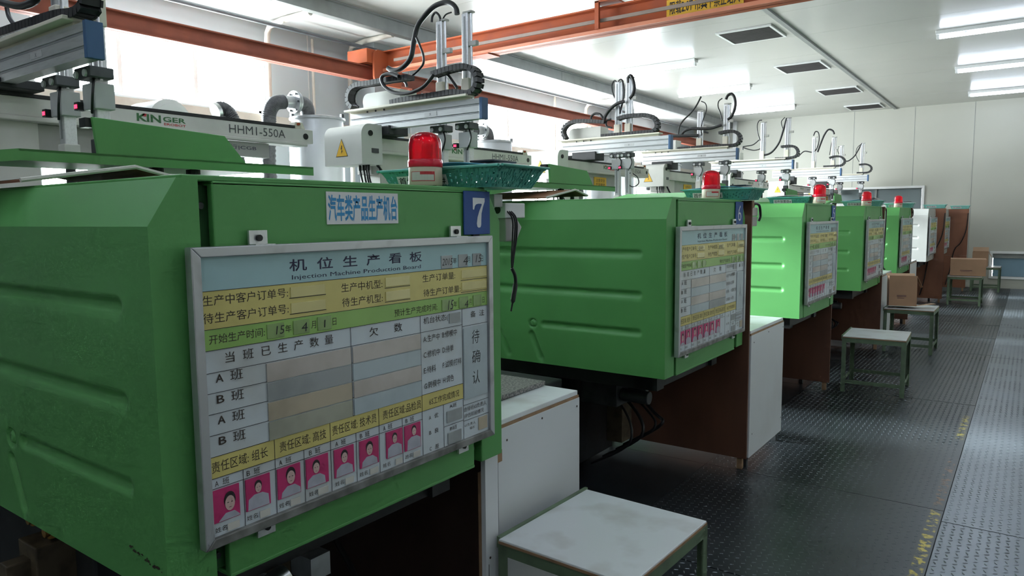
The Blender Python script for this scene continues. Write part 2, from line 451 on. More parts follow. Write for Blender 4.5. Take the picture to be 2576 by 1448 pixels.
# far wall of insulated panels with a framed window opening and a low window
FX0, FX1, FZ0, FZ1 = -4.6, -1.93, .9, 2.06
GX0, GX1, GZ0, GZ1 = -.62, 1.2, .24, .70
mb = MB()
def wy(x0, x1, z0, z1): mb.box(x0, x1, YF, YF+.15, z0, z1)
wy(XW-.2, FX0, -.1, ZC+.3); wy(FX0, FX1, -.1, FZ0); wy(FX0, FX1, FZ1, ZC+.3); wy(FX1, GX0, -.1, ZC+.3)
wy(GX0, GX1, -.1, GZ0); wy(GX0, GX1, GZ1, ZC+.3); wy(GX1, XR+.2, -.1, ZC+.3)
wf = struct(mb.build('wall_far', 'wall_panel'))
for x in (-5.9, -4.75, -3.3, -2.12, -1.05, .25, 1.4):
    z0 = FZ1+.06 if FX0 < x < FX1 else .0
    MB().box(x-.004, x+.004, YF-.003, YF+.001, z0 if x != .25 else GZ1+.05, ZC).build('panel_joint', 'fascia', wf)
struct(MB().box(XW, XR, YF-.012, YF, 0, .10).build('baseboard_far', 'wall_panel'))
struct(MB().box(-5.99, -5.90, YF-.06, YF, 0, ZC).build('trim_4', 'frame_white'))
def framed(name, x0, x1, z0, z1, glass, cols, t=.05):
    mb = MB(); mb.box(x0-t, x1+t, YF-.03, YF+.1, z1, z1+t); mb.box(x0-t, x1+t, YF-.03, YF+.1, z0-t, z0); mb.box(x0-t, x0, YF-.03, YF+.1, z0, z1); mb.box(x1, x1+t, YF-.03, YF+.1, z0, z1)
    o = struct(mb.build(name, 'frame_white', bevel=.004))
    for i in range(cols):
        a = x0+(x1-x0)*i/cols; b = x0+(x1-x0)*(i+1)/cols
        MB().box(a+.01, b-.01, YF+.06, YF+.07, z0, z1).build('window_pane', glass, o)
        if i: MB().box(a-.02, a+.02, YF+.03, YF+.09, z0, z1).build('mullion', 'fascia', o)
    return o
framed('window_%d' % wn, FX0, FX1, FZ0, FZ1, 'glass_grey', 3); wn += 1
o = framed('window_%d' % wn, GX0, GX1, GZ0, GZ1, 'glass_blue', 2); wn += 1
MB().box(GX0, GX1, YF+.02, YF+.05, GZ1-.09, GZ1).build('blind', 'fascia', o)
struct(MB().box(XR, XR+.2, YB-.2, YF+.2, -.1, ZC+.3).build('wall_right', 'wall_panel'))
struct(MB().box(XW-.2, XR+.2, YB-.2, YB, -.1, ZC+.3).build('wall_near', 'wall_panel'))

# ------------------------------------------------------------------ ceiling lamps and vents
def lamp(x0, y, on=True, label='', grp=None, L=1.32):
    r = empty('fluorescent_lamp', (x0, y, ZC), label, 'ceiling lamp', grp)
    mb = MB(); mb.prism([(-.075,-.001),(.075,-.001),(.06,-.045),(-.06,-.045)], 'x', 0, L)
    mb.build('housing', 'lamp_body', r, bevel=.003)
    for x in (.005, L-.04): MB().box(x, x+.035, -.025, .025, -.095, -.045).build('end_cap', 'lamp_body', r, bevel=.004)
    MB().cyl((.04, 0, -.075), (L-.04, 0, -.075), .019, n=6, caps=False).build('tube', 'tube_on', r, smooth=40)
    MB().box(.3, .33, -.022, .022, -.062, -.045).build('clip', 'steel_bright', r)
    return r
for i, (y, t) in enumerate(((5.0, 'outside the picture'), (7.62, 'behind the orange crane bridge, nearest of its row'), (10.2, 'in front of the second air vent, left row'), (12.7, 'middle of the left row of ceiling lamps'), (15.58, 'left row, closest to the far wall'))):
    lamp(-5.38, y, label='lit fluorescent ceiling lamp, ' + t)
for y in (-.3, 2.35):  # unseen lamps continuing the left row, lit as near fill
    lamp(-5.38, y, label='added fluorescent fill lamp continuing the left row, outside the picture', grp='lamps outside the picture')
for x, y in ((-3.4, .9), (-3.4, 1.25), (-3.4, -1.7)):  # made-up middle lamps, added to brighten the sides of the nearest machines
    lamp(x, y, label='added fluorescent fill lamp mid-ceiling near the camera, outside the picture', grp='lamps outside the picture')
for y in (-2.7, 0, 2.65, 5.25):  # made-up second row on the right, added as fill for the near boards
    lamp(1.3, y, label='added fluorescent fill lamp near the right wall, outside the picture', grp='lamps outside the picture')
for y in (-2.7, .0, 2.65, 5.25, 7.9):
    lamp(-1.09, y, label='lit fluorescent tube lamp of the right row, above the aisle outside the picture', grp='lamps outside the picture')
for y, t in ((10.57, 'right row, topmost in the picture'), (13.26, 'right row, middle one'), (16.05, 'right row, closest to the far wall')):
    lamp(-1.09, y, label='lit fluorescent ceiling lamp, ' + t)
for y, t in ((8.95, 'largest air vent in the ceiling, nearest the orange crane bridge'), (11.42, 'second air vent from the crane bridge beside the ceiling strip'), (14.05, 'third air vent from the crane bridge beside the ceiling strip'), (16.45, 'smallest air vent in the ceiling, next to the far wall')):
    r = empty('ceiling_vent', (-2.97, y+.3, ZC), t, 'air vent')
    mb = MB(); w = .31; l = .31
    for q in ((-w-.03, w+.03, -l-.03, -l), (-w-.03, w+.03, l, l+.03), (-w-.03, -w, -l, l), (w, w+.03, -l, l)): mb.box(*q, -.022, -.001)
    mb.build('frame', 'vent_frame', r)
    MB().box(-w, w, -l, l, -.004, -.001).build('backing', 'black', r)
    for k in range(14):
        y0 = -l+.62*(k+.5)/14
        MB().prism([(y0-.014,-.004),(y0-.010,-.004),(y0+.014,-.020),(y0+.010,-.020)], 'x', -w, w).build('slat', 'vent_slat', r)

# ------------------------------------------------------------------ orange crane
RX = -6.25; RZ0, RZ1 = 3.075, 3.235
mb = MB()
mb.box(RX-.005, RX+.005, -3.4, YF-.02, RZ0, RZ1); mb.box(RX-.06, RX+.06, -3.4, YF-.02, RZ1-.012, RZ1); mb.box(RX-.06, RX+.06, -3.4, YF-.02, RZ0, RZ0+.012)
r = empty('runway_beam', (0, 0, 0), 'long orange steel crane runway beam along the window wall', 'steel beam')
mb.build('girder', 'brick_orange', r)
for y in (-2.5, 6.6, 13.3, YF-.2):
    MB().box(XW+.33 if 6 < y < 14 else XW, RX+.05, y-.08, y+.08, RZ0-.1, RZ0).build('bracket', 'brick_orange', r)
BY = 6.0; BZ0, BZ1 = 3.17, 3.40
r = empty('crane_bridge', (0, BY, 0), 'orange steel crane bridge spanning the hall under the ceiling', 'crane')
mb = MB(); mb.box(-6.1, XR-.1, -.005, .005, BZ0, BZ1); mb.box(-6.1, XR-.1, -.075, .075, BZ1-.014, BZ1); mb.box(-6.1, XR-.1, -.075, .075, BZ0, BZ0+.014)
mb.build('girder', 'orange', r)
MB().box(-5.9, XR-.2, -.085, -.070, 3.262, 3.292).build('current_rail', 'rail_grey', r)
MB().box(-6.1, XR-.1, -.09, -.076, BZ0-.002, BZ0+.03).build('lower_flange_angle', 'orange_pale', r)
mb = MB(); mb.prism([(-.20,3.02),(.20,3.02),(.22,3.10),(.22,3.36),(.16,3.40),(-.16,3.40),(-.22,3.36),(-.22,3.10)], 'x', -6.10, -6.07); mb.build('end_plate', 'orange', r, bevel=.004)
MB().box(-6.42, -6.10, -.30, .30, 3.245, 3.40).build('end_carriage', 'orange', r, bevel=.006)
for s in (-.2, .2): MB().cyl((RX-.06, s, 3.30), (RX+.06, s, 3.30), .06, n=16).build('wheel', 'dark_iron', r, smooth=40)
mb = MB(); mb.box(-3.31, -3.27, -.12, -.09, 3.20, 3.44); mb.box(-3.31, -3.10, -.12, .08, 3.43, 3.445); mb.build('hanger_bracket', 'orange', r)
MB().box(-4.75, -4.55, -.1, .1, BZ0-.012, BZ0).build('joint_plate', 'orange', r)
MB().box(-2.66, -1.99, -.012, -.008, 3.215, 3.36).build('load_sign', 'yellow_sign', r)['label'] = 'yellow load sign with black characters'
mb = MB(); put_text(mb, '限载2.0T 吊具下禁止站人', -2.63, -2.02, 3.232, 3.343, lambda u, v: (u, -.0135, v), bold=.01); mb.build('sign_lettering', 'ink', r)

# pipes and conduit on the left wall
def pipe(name, path, rad, matn, label, n=10):
    return tag(MB().tube(path, rad, n=n).build(name, matn, smooth=50), label, 'pipe')
pipe('conduit', [(-6.60, -3.4, 3.552), (-6.60, 4.0, 3.552), (-6.60, 8.5, 3.552), (-6.60, YF-.1, 3.552)], .022, 'conduit', 'dark straight conduit running under the soffit along the window wall')
for y, t in ((4.97, 'beside the nearest window'), (11.9, 'between the far windows')):
    pipe('drain_pipe', [(-6.14, y, 3.625), (-6.6, y, 3.625), (-6.82, y, 3.60), (-6.87, y, 3.53), (-6.88, y, 3.4), (-6.88, y, 0)], .032, 'pipe_cream', 'cream drain pipe bending down the left wall ' + t)
pipe('drain_pipe', [(-6.14, 6.15, 3.632), (-6.6, 6.15, 3.632), (-6.85, 6.15, 3.60), (-6.89, 6.15, 3.5), (-6.89, 6.15, 0)], .028, 'pipe_cream', 'thin cream drain pipe beside the grey pilaster')
pipe('wall_pipe', [(-6.93, 5.62, 3.6), (-6.93, 5.62, 0)], .016, 'pipe_cream', 'thin vertical white pipe left of the grey pilaster')
pipe('wall_pipe', [(-6.93, 10.9, 3.62), (-6.93, 10.9, 3.45), (-6.93, 10.9, .2)], .02, 'pipe_cream', 'thin vertical white pipe on the wall between far windows')

# ================================================================== INJECTION MOULDING MACHINES
PX = -1.33
def sstep(a, b, t):
    t = max(0, min(1, (t-a)/(b-a))); return t*t*(3-2*t)
def seg_d(px, pz, ax, az, bx, bz):
    dx, dz = bx-ax, bz-az; t = max(0, min(1, ((px-ax)*dx+(pz-az)*dz)/(dx*dx+dz*dz)))
    return math.hypot(px-ax-dx*t, pz-az-dz*t)
GRO = [(-.135,1.332,-3,1.332),(-.135,1.140,-3,1.140),(-.135,.962,-.66,.962),(-.735,.905,-.68,.79),(-.945,.905,-.885,.79)]
def door_depth(x, z):
    d = 0
    for g in GRO:
        q = seg_d(x, z, *g)
        if q < .022: d = max(d, .011*(1-sstep(.003, .022, q)))
    q = math.hypot(x+.728, z-.961)
    if q < .034: d = max(d, .009*(1-sstep(0, .008, abs(q-.02))))
    return d
DOOR_L = 1.75
def door_face(matn, parent):
    xs = [0]; x = 0
    while x > -DOOR_L:
        x -= .007 if x > -1.05 else .05
        xs.append(max(x, -DOOR_L))
    zs = []; z = .757
    gz = (1.332, 1.140, .962)
    while z < 1.49:
        zs.append(z)
        near = any(abs(z-g) < .03 for g in gz) or (.765 < z < .93)
        z += .0055 if near else .016
    zs.append(1.49)
    V = []; F = []
    for z in zs:
        for x in xs: V.append((x, door_depth(x, z) if -1.06 < x < 0 or x <= -1.06 else 0, z))
    n = len(xs)
    for i in range(len(zs)-1):
        for j in range(n-1): F.append((i*n+j, i*n+j+1, (i+1)*n+j+1, (i+1)*n+j))
    mb = MB(); mb.v = V; mb.f = F
    # return strip, sloping top and bottom of the pressed door
    S = [(0,.757),(0,1.49),(.06,1.583),(.104,1.585),(.104,.757)]
    for a, b in ((1,2),(2,3)):
        mb.add([(0,)+S[a],(0,)+S[b],(-DOOR_L,)+S[b],(-DOOR_L,)+S[a]], [(0,1,2,3)])
    mb.add([(0,)+p for p in S], [(0,1,2,3,4)])
    mb.add([(-DOOR_L,)+p for p in S], [(0,1,2,3,4)])
    mb.add([(0,0,.757),(0,.104,.757),(-DOOR_L,.104,.757),(-DOOR_L,0,.757)], [(0,1,2,3)])
    mb.add([(0,.104,.757),(0,.104,1.585),(-DOOR_L,.104,1.585),(-DOOR_L,.104,.757)], [(0,1,2,3)])
    return mb.build('near_door', matn, parent, smooth=35, fixn=False)

def make_machine(paint, full=True):
    r = empty('moulding_machine', (PX, 0, 0))
    door_face(paint, r)
    mb = MB(); mb.prism([(1.09,.757),(1.09,1.49),(1.03,1.583),(.986,1.585),(.986,.757)], 'x', -DOOR_L, 0); mb.build('far_door', paint, r, bevel=.003)
    mb = MB(); mb.box(-.022, -.002, .135, .953, .755, 1.578); mb.box(-.06, -.002, .135, .953, 1.570, 1.580); mb.box(-.06, 0, .135, .953, .750, .760); mb.build('end_panel', paint, r, bevel=.003)
    MB().box(-DOOR_L, -.035, .106, .984, .765, 1.572).build('clamp_housing', 'green_dark' if paint == 'green' else 'robot_grey', r)
    MB().box(-1.55, -.002, .07, 1.02, 1.578, 1.590).build('top_cover', paint, r, bevel=.003)
    for y, z in ((.12, 1.53), (.12, .80), (.97, .80), (.97, 1.50)): MB().cyl((-.034, y, z), (-.02, y, z), .007, n=10).build('screw', 'iron_mid', r)
    # bed, frame and works below the housing
    mb = MB(); mb.box(-3.1, -.75, .18, .92, .06, .60); mb.build('bed', 'dark_iron', r, bevel=.01)
    mb = MB(); mb.box(-1.6, -.10, .14, .22, .66, .75); mb.box(-1.6, -.10, .87, .95, .66, .75); mb.box(-.22, -.12, .14, .95, .66, .75); mb.build('frame_rails', 'dark_iron', r)
    for y in (.33, .77): MB().cyl((-1.7, y, .70), (-.15, y, .70), .03, n=14).build('tie_bar', 'iron_mid', r, smooth=40)
    mb = MB(); mb.box(-.62, -.40, .30, .52, .50, .66); mb.cyl((-.40, .36, .56), (-.24, .36, .56), .035, n=14); mb.cyl((-.40, .46, .58), (-.30, .46, .58), .022, n=12); mb.build('hydraulic_valve', 'iron_mid', r, smooth=40, bevel=.004)
    mb = MB(); mb.box(-.60, -.50, .56, .68, .22, .46); mb.prism([(.56,.46),(.68,.46),(.62,.52)], 'x', -.60, -.50); mb.build('oil_cup', 'oily_tan', r, bevel=.004)
    mb = MB()
    for k, (y, rr) in enumerate(((.42,.007),(.56,.009),(.72,.007),(.82,.010))):
        mb.tube(spline([(-.7, y, .62), (-.45, y+.02, .48-.04*k), (-.36, y-.04, .30), (-.62, y, .12)]), rr, n=8)
    mb.build('hydraulic_hoses', 'black_rubber', r, smooth=50)
    for x in (-2.9, -1.9, -.95):
        for y in (.25, .85): MB().cyl((x, y, 0), (x, y, .06), .05, n=12).build('levelling_foot', 'iron_mid', r)
    # platens and injection unit behind the housing
    MB().box(-1.82, -1.76, .16, .94, .62, 1.52).build('moving_platen', 'motor_grey', r, bevel=.01)
    MB().box(-2.42, -2.16, .14, .96, .60, 1.62).build('fixed_platen', 'motor_grey', r, bevel=.01)
    MB().box(-3.1, -2.45, .30, .80, .601, 1.15).build('injection_cover', paint, r, bevel=.02)
    MB().cyl((-2.425, .55, 1.262), (-3.1, .55, 1.262), .11, n=20).build('barrel_cover', 'zinc', r, smooth=40)
    # raised guard shelf over the mould area
    sx = -.80; mb = MB(); yl = .09; yr = 1.03; z0 = 1.660; z1 = 1.690
    mb.box(sx-.62, sx, yl, yr, z1-.006, z1); mb.box(sx-.004, sx, yl, yr, z0, z1)
    w = [(yl, z1), (-.25, 1.640), (-.25, 1.612), (yl, z0)]
    mb.add([(sx,)+w[0],(sx-.62,)+w[0],(sx-.62,)+w[1],(sx,)+w[1]], [(0,1,2,3)])
    mb.add([(sx,)+p for p in w], [(0,1,2,3)])
    mb.add([(sx,)+w[1],(sx-.62,)+w[1],(sx-.62,)+w[2],(sx,)+w[2]], [(0,1,2,3)])
    mb.add([(sx-.004,yl,z0+.02),(sx-.62,yl,z0+.02),(sx-.62,-.248,1.630),(sx-.004,-.248,1.630)], [(0,1,2,3)])
    g = mb.build('guard_shelf', paint, r, fixn=False)
    mb = MB(); mb.prism([(.285,1.688),(.755,1.688),(.68,1.772),(.275,1.790)], 'x', sx-.012, sx); mb.build('upright_plate', paint, r, bevel=.002)
    MB().box(sx-.05, sx-.012, .262, .285, 1.762, 1.788).build('stop_block', 'black_rubber', r)
    for y in (.48, .60):
        MB().tube(spline([(sx-.06, y, 1.662), (sx-.055, y, 1.63), (sx-.07, y+.02, 1.60), (sx-.12, y+.05, 1.588)]), .013, n=10).build('support_bracket', 'iron_mid', r, smooth=50)
        MB().cyl((sx-.06, y, 1.648), (sx-.06, y, 1.662), .022, n=12).build('mount_pad', 'black_rubber', r)
    return r
MY = {7: .684, 6: 3.02, 5: 5.365, 4: 7.66, 3: 9.93, 2: 12.96, 1: 15.3}
ORD = {7: 'with the big number 7, nearest the camera', 6: 'with the number 6, second from the camera', 5: 'with the number 5, brightly lit, third from the camera', 4: 'fourth from the camera', 3: 'fifth from the camera, last of the green ones'}
proto = make_machine('green'); white = make_machine('white_paint')
MACH = {}
for k in (7, 6, 5, 4, 3):
    o = proto if k == 7 else clone(proto)
    o.location.y = MY[k]; tag(o, 'green injection moulding machine ' + ORD[k], 'machine', 'moulding machines in a row'); MACH[k] = o
for k in (2, 1):
    o = white if k == 2 else clone(white)
    o.location.y = MY[k]
    tag(o, 'off-white injection moulding machine, sixth from the camera' if k == 2 else 'last moulding machine in the row, mostly hidden behind a plywood partition', 'machine', 'moulding machines in a row'); MACH[k] = o

# black paint scuffs on the nearest cover are small chips
mb = MB()
for i in range(16):
    t = i/15; x = -.14+.12*t+random.uniform(-.004, .004); z = .835-.02*t+random.uniform(-.004, .004)
    a = random.uniform(.001, .004)
    mb.add([(x-a*1.6, -.0012, z-a*.5), (x+a*1.6, -.0012, z-a), (x+a, -.0012, z+a), (x-a, -.0012, z+a*.6)], [(0,1,2,3)])
mb.build('paint_chips', 'ink_brown', MACH[7], fixn=False)['kind'] = 'stuff'
# fittings hanging under the nearest machine
mb = MB()
mb.box(-.98, -.86, .08, .20, .44, .60); mb.box(-.95, -.90, .02, .09, .46, .56); mb.build('manifold_block', 'oily_tan', MACH[7], bevel=.004)
mb = MB()
for x, z in ((-.99, .62), (-.93, .64), (-.88, .61)): mb.cyl((x, .13, z), (x, .13, z+.05), .012, n=10); mb.cyl((x, .11, z+.02), (x, .15, z+.02), .014, n=10)
mb.build('brass_fitting', 'brass', MACH[7], smooth=40)
mb = MB(); mb.cyl((-.10, .18, .60), (-.10, .34, .64), .03, n=14); mb.box(-.16, -.08, .40, .46, .60, .66); mb.build('cylinder_end', 'steel_bright', MACH[7], smooth=40)
MB().box(-.30, -.22, .50, .54, .30, .70).build('terminal_plate', 'oily_tan', MACH[7])

# ------------------------------------------------------------------ production boards
BW, BH = .945, .605
def bp(x): return lambda u, v: (x, u, v)
def T(mb, body, u0, u1, v, h, x=.0012, bold=0, slant=0):
    put_text(mb, body, u0, u1, -v, -v+h, bp(x), bold, slant)
def make_board(k, extra):
    r = empty('production_board', (-1.300, 0, 0))
    MB().box(-.014, -.004, .010, BW-.010, -BH+.010, -.010).build('backing', 'board_white', r)
    # mitred aluminium frame
    def rail(pts, mt='alu_board'):
        MB().prism(pts, 'x', -.018, .006).build('frame_rail', mt, r, bevel=.002)
    f = .020
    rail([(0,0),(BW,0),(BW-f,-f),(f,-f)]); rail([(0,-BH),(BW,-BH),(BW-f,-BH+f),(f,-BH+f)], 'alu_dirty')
    rail([(0,0),(f,-f),(f,-BH+f),(0,-BH)]); rail([(BW,0),(BW-f,-f),(BW-f,-BH+f),(BW,-BH)])
    def band(name, u0, u1, v0, v1, mt, x=-.0030, parent=r):
        return MB().box(-.004, x, u0, u1, -v1, -v0).build(name, mt, parent)
    a, b = .018, BW-.020
    band('header_band', a, b, .018, .087, 'board_cyan'); band('order_band', a, b, .087, .163, 'board_yellow'); band('date_band', a, b, .163, .205, 'board_green')
    band('duty_band', a, .808, .420, .464, 'board_yellow')
    # printed rules
    mb = MB()
    def hl(u0, u1, v, t=.0010): mb.box(-.003, -.0024, u0, u1, -v-t/2, -v+t/2)
    def vl(u, v0, v1, t=.0010): mb.box(-.003, -.0024, u-t/2, u+t/2, -v1, -v0)
    for v in (.087, .163, .205): hl(a, b, v)
    hl(a, .808, .250); hl(.808, b, .256)
    for v in (.291, .333, .376): hl(a, .158, v); hl(.158, .636, v)
    hl(a, .808, .420); hl(a, .808, .464); hl(a, .636, .485)
    for u, v0, v1 in ((.395,.205,.420),(.636,.205,.588),(.808,.205,.588),(.172,.420,.588),(.324,.420,.588),(.478,.420,.588),(.094,.464,.588),(.248,.464,.588),(.402,.464,.588),(.560,.464,.588),(.722,.464,.588)): vl(u, v0, v1)
    hl(.722, .808, .528); hl(.808, b, .486); hl(.808, b, .532)
    for u0, u1, v in ((.225,.325,.119),(.225,.325,.154),(.51,.60,.121),(.51,.60,.156),(.805,b,.124),(.805,b,.158)): hl(u0, u1, v, .0014)
    mb.build('printed_rules', 'ink', r)
    # lettering
    x = -.0026
    mb = MB(); T(mb, '机  位  生  产  看  板', .228, .647, .061, .027, x, .012); T(mb, 'Injection Machine Production Board', .234, .642, .0815, .0125, x, .001)
    mb.build('title_lettering', 'ink_navy', r, fixn=False)
    mb = MB()
    T(mb, '生产中客户订单号:', .023, .222, .116, .021, x); T(mb, '待生产客户订单号:', .022, .222, .151, .021, x)
    T(mb, '生产中机型:', .371, .502, .119, .021, x); T(mb, '待生产机型:', .372, .502, .154, .021, x)
    T(mb, '生产订单量:', .648, .781, .117, .020, x); T(mb, '待生产订单量:', .650, .803, .156, .020, x)
    T(mb, '开始生产时间:', .033, .160, .193, .019, x); T(mb, '年', .212, .227, .193, .017, x); T(mb, '月', .281, .294, .193, .017, x); T(mb, '日', .342, .353, .193, .017, x)
    T(mb, '预计生产完成时间:', .541, .704, .197, .019, x); T(mb, '年', .772, .787, .197, .017, x); T(mb, '月', .840, .852, .197, .017, x); T(mb, '日', .902, .912, .197, .017, x)
    T(mb, '年', .772, .788, .075, .017, x); T(mb, '月', .836, .848, .075, .017, x); T(mb, '日', .898, .908, .075, .017, x)
    T(mb, '当  班  已  生  产  数  量', .066, .342, .235, .022, x); T(mb, '欠      数', .455, .568, .236, .023, x); T(mb, '机台状态(   )', .648, .773, .232, .021, x); T(mb, '备  注', .846, .910, .234, .018, x)
    for i, s in enumerate('ABAB'):
        T(mb, s, .043, .060, .271+.0425*i, .0165, x, .01); T(mb, '班', .075, .104, .273+.0425*i, .022, x)
    for i, (p, q) in enumerate((('A:生产中','B:修模中'),('C:修机中','D:待单'),('E:待料','F:试模/打样'),('G:转模中','H:调色'))):
        w1 = .065 if len(p) > 4 else .048; w2 = .062 if len(q) == 5 else (.046 if len(q) < 5 else .080)
        T(mb, p, .646, .646+w1, .279+.0425*i, .019, x); T(mb, q, .722, .722+w2, .277+.0425*i, .019, x)
    for (u0, u1), s in zip(((.025,.155),(.185,.312),(.330,.470),(.492,.632)), ('责任区域: 组长','责任区域: 高技','责任区域: 技术员','责任区域:品检员')):
        T(mb, s, u0, u1, .453, .023, x)
    T(mb, '6S工作完成情况', .664, .790, .454, .020, x)
    for i in range(8):
        u = (.030, .102, .182, .262, .338, .414, .492, .572)[i]
        T(mb, 'A' if i % 2 == 0 else 'B', u, u+.008, .481, .011, x); T(mb, '班', u+.017, u+.032, .482, .014, x)
        T(mb, '姓名', u-.004, u+.022, .577, .011, x)
    for v, s, t in ((.493,'A','优'),(.535,'B','良'),(.580,'C','差')): T(mb, s, .662, .670, v, .010, x); T(mb, t, .684, .700, v+.001, .014, x)
    T(mb, 'A班', .748, .778, .481, .012, x); T(mb, 'B班', .748, .778, .545, .012, x)
    T(mb, '由接班6S负责人', .811, .915, .506, .014, x); T(mb, '评估前班情况', .811, .902, .525, .013, x); T(mb, '6S负责人', .812, .862, .551, .009, x); T(mb, '组长', .836, .858, .563, .008, x)
    mb.build('printed_lettering', 'ink_brown', r, fixn=False)['kind'] = 'stuff'
    # clear pockets
    def pocket(u0, u1, v0, v1, mt): MB().box(-.0032, -.0008, u0, u1, -v1, -v0).build('card_pocket', mt, r, bevel=.0006)
    mts = ('sleeve_beige','sleeve_grey','sleeve_tan','sleeve_olive'); mt2 = ('sleeve_beige','sleeve_blue','sleeve_beige','sleeve_blue')
    if k != 7: mts = ('sleeve_beige','sleeve_blue','sleeve_beige','sleeve_blue'); mt2 = ('sleeve_beige','sleeve_blue','sleeve_beige','sleeve_grey')
    for i in range(4):
        v0 = .2525+.0425*i
        pocket(.160, .393, v0, v0+.040, mts[i]); pocket(.399, .634, v0, v0+.040, mt2[i])
    for u0, u1 in ((.228,.322),(.512,.598),(.808,.922)):
        pocket(u0, u1, .095, .118, 'sleeve_yellow'); pocket(u0, u1, .130, .153, 'sleeve_yellow')
    for u0, u1 in ((.165,.208),(.232,.275),(.298,.337)): pocket(u0, u1, .169, .200, 'sleeve_green')
    for u0, u1 in ((.722,.768),(.795,.835),(.858,.896)): pocket(u0, u1, .171, .202, 'sleeve_green'); pocket(u0, u1, .050, .085, 'sleeve_grey')
    pocket(.812, .921, .262, .470, 'sleeve_blue'); pocket(.735, .800, .487, .520, 'sleeve_grey'); pocket(.738, .796, .550, .582, 'sleeve_grey'); pocket(.876, .917, .537, .575, 'sleeve_tan'); pocket(.752, .800, .212, .240, 'sleeve_grey')
    # portrait prints (flat)
    spots = ((.021,.082),(.097,.156),(.175,.235),(.251,.314),(.332,.392),(.411,.473),(.500,.558),(.566,.626))
    n = 8 if k == 7 else 7
    for i in range(n):
        u0, u1 = spots[i]; v0, v1 = .488, .556
        ph = MB().box(-.0032, -.0006, u0, u1, -v1, -v0).build('portrait_print', 'pink', r)
        uc = (u0+u1)/2 + (.008, 0, .004, -.004, 0, 0, 0, .004)[i]; s = (1.25, .85, 1.2, 1.0, 1.0, 1.1, .85, .85)[i]; hv = (.520, .510, .512, .512, .511, .513, .509, .507)[i]
        mb = MB(); sh = [(uc-.026, -v1+.001), (uc-.024, -hv-.026*s), (uc-.010, -hv-.017*s), (uc+.010, -hv-.017*s), (uc+.024, -hv-.026*s), (uc+.026, -v1+.001)]
        sh = [(min(max(p[0], u0+.001), u1-.001), p[1]) for p in sh]
        mb.prism(sh, 'x', -.0006, -.0002); mb.build('shirt', 'shirt_print', ph)
        def ell(rx, rz, cz, x0, x1, nm, mt, half=False):
            pts = [(uc+rx*math.cos(t), cz+rz*math.sin(t)) for t in [2*math.pi*q/16 for q in range(16)]]
            MB().prism(pts, 'x', x0, x1).build(nm, mt, ph)
        ell(.0105*s, .0140*s, -hv+.0035*s, -.0003, 0, 'hair', 'hair_print'); ell(.0088*s, .0125*s, -hv-.002*s, 0, .0003, 'face', 'skin_print')
        mb = MB()
        for e in (-1, 1): mb.box(.0003, .0005, uc+e*.0035*s-.0014*s, uc+e*.0035*s+.0014*s, -hv-.0010*s, -hv+.0002*s)
        mb.box(.0003, .0005, uc-.002*s, uc+.002*s, -hv-.0092*s, -hv-.0084*s)
        mb.build('features', 'hair_print', ph)
        if k == 7: MB().box(-.0028, -.0010, u0+.032, u1-.002, -.581, -.566).build('name_slip', 'paper_dirty', r)
    # marker pen
    mb = MB(); y = -.0003
    for s, u0, u1, v, h, sl in extra: T(mb, s, u0, u1, v, h, y, -.004, sl)
    if extra: mb.build('marker_writing', 'marker', r, fixn=False)
    # hooks holding the board
    for u, v in ((.165, .012), (.805, .012), (.155, -BH-.010), (.825, -BH-.010)):
        s = 1 if v > 0 else -1
        mb = MB(); mb.box(-.024, -.018, u-.022, u+.022, min(v-.016, v+.018), max(v-.016, v+.018)); mb.box(-.020, .004, u-.022, u+.026, (v-.012*s)-.0015, (v-.012*s)+.0015); h = mb.build('hanger', 'alu', r)
        MB().cyl((-.019, u, v+.002), (-.012, u, v+.002), .007, n=10).build('bolt', 'black', h)
    return r
ex7 = [('15', .186, .206, .193, .018, .15), ('4', .252, .268, .196, .020, .1), ('1', .315, .318, .194, .017, .1), ('2015', .724, .766, .077, .019, .2), ('4', .812, .832, .081, .026, .25), ('15', .870, .894, .076, .022, .25),
       ('15', .745, .766, .201, .026, .2), ('4', .816, .832, .203, .022, .25), ('待', .846, .880, .312, .040, .12), ('确', .846, .884, .370, .038, .10), ('认', .848, .882, .432, .040, .05)]
ex6 = [('人', .850, .880, .40, .07, .05), ('15', .745, .766, .201, .026, .2), ('4', .816, .832, .203, .022, .25), ('2015', .724, .766, .077, .019, .2), ('QX9', .24, .30, .117, .018, .1), ('RM07', .52, .58, .119, .018, .1), ('10000', .83, .90, .121, .014, .1)]
b7 = make_board(7, ex7); b6 = make_board(6, ex6)
zt = 1.449
BL = {7: 'with photos and handwriting, on the nearest machine', 6: 'on the second machine from the camera', 5: 'on the brightly lit third machine', 4: 'on the fourth machine from the camera', 3: 'on the last green machine', 2: 'on the off-white machine', 1: 'seen as a sliver on the last machine'}
for k in (7, 6, 5, 4, 3, 2, 1):
    o = b7 if k == 7 else (b6 if k == 6 else clone(b6))
    o.location = (-1.300, MY[k]+.062+(.012 if k < 7 else 0), zt+(.005 if k < 7 else 0)); tag(o, 'aluminium-framed production status board ' + BL[k], 'notice board', 'production boards')

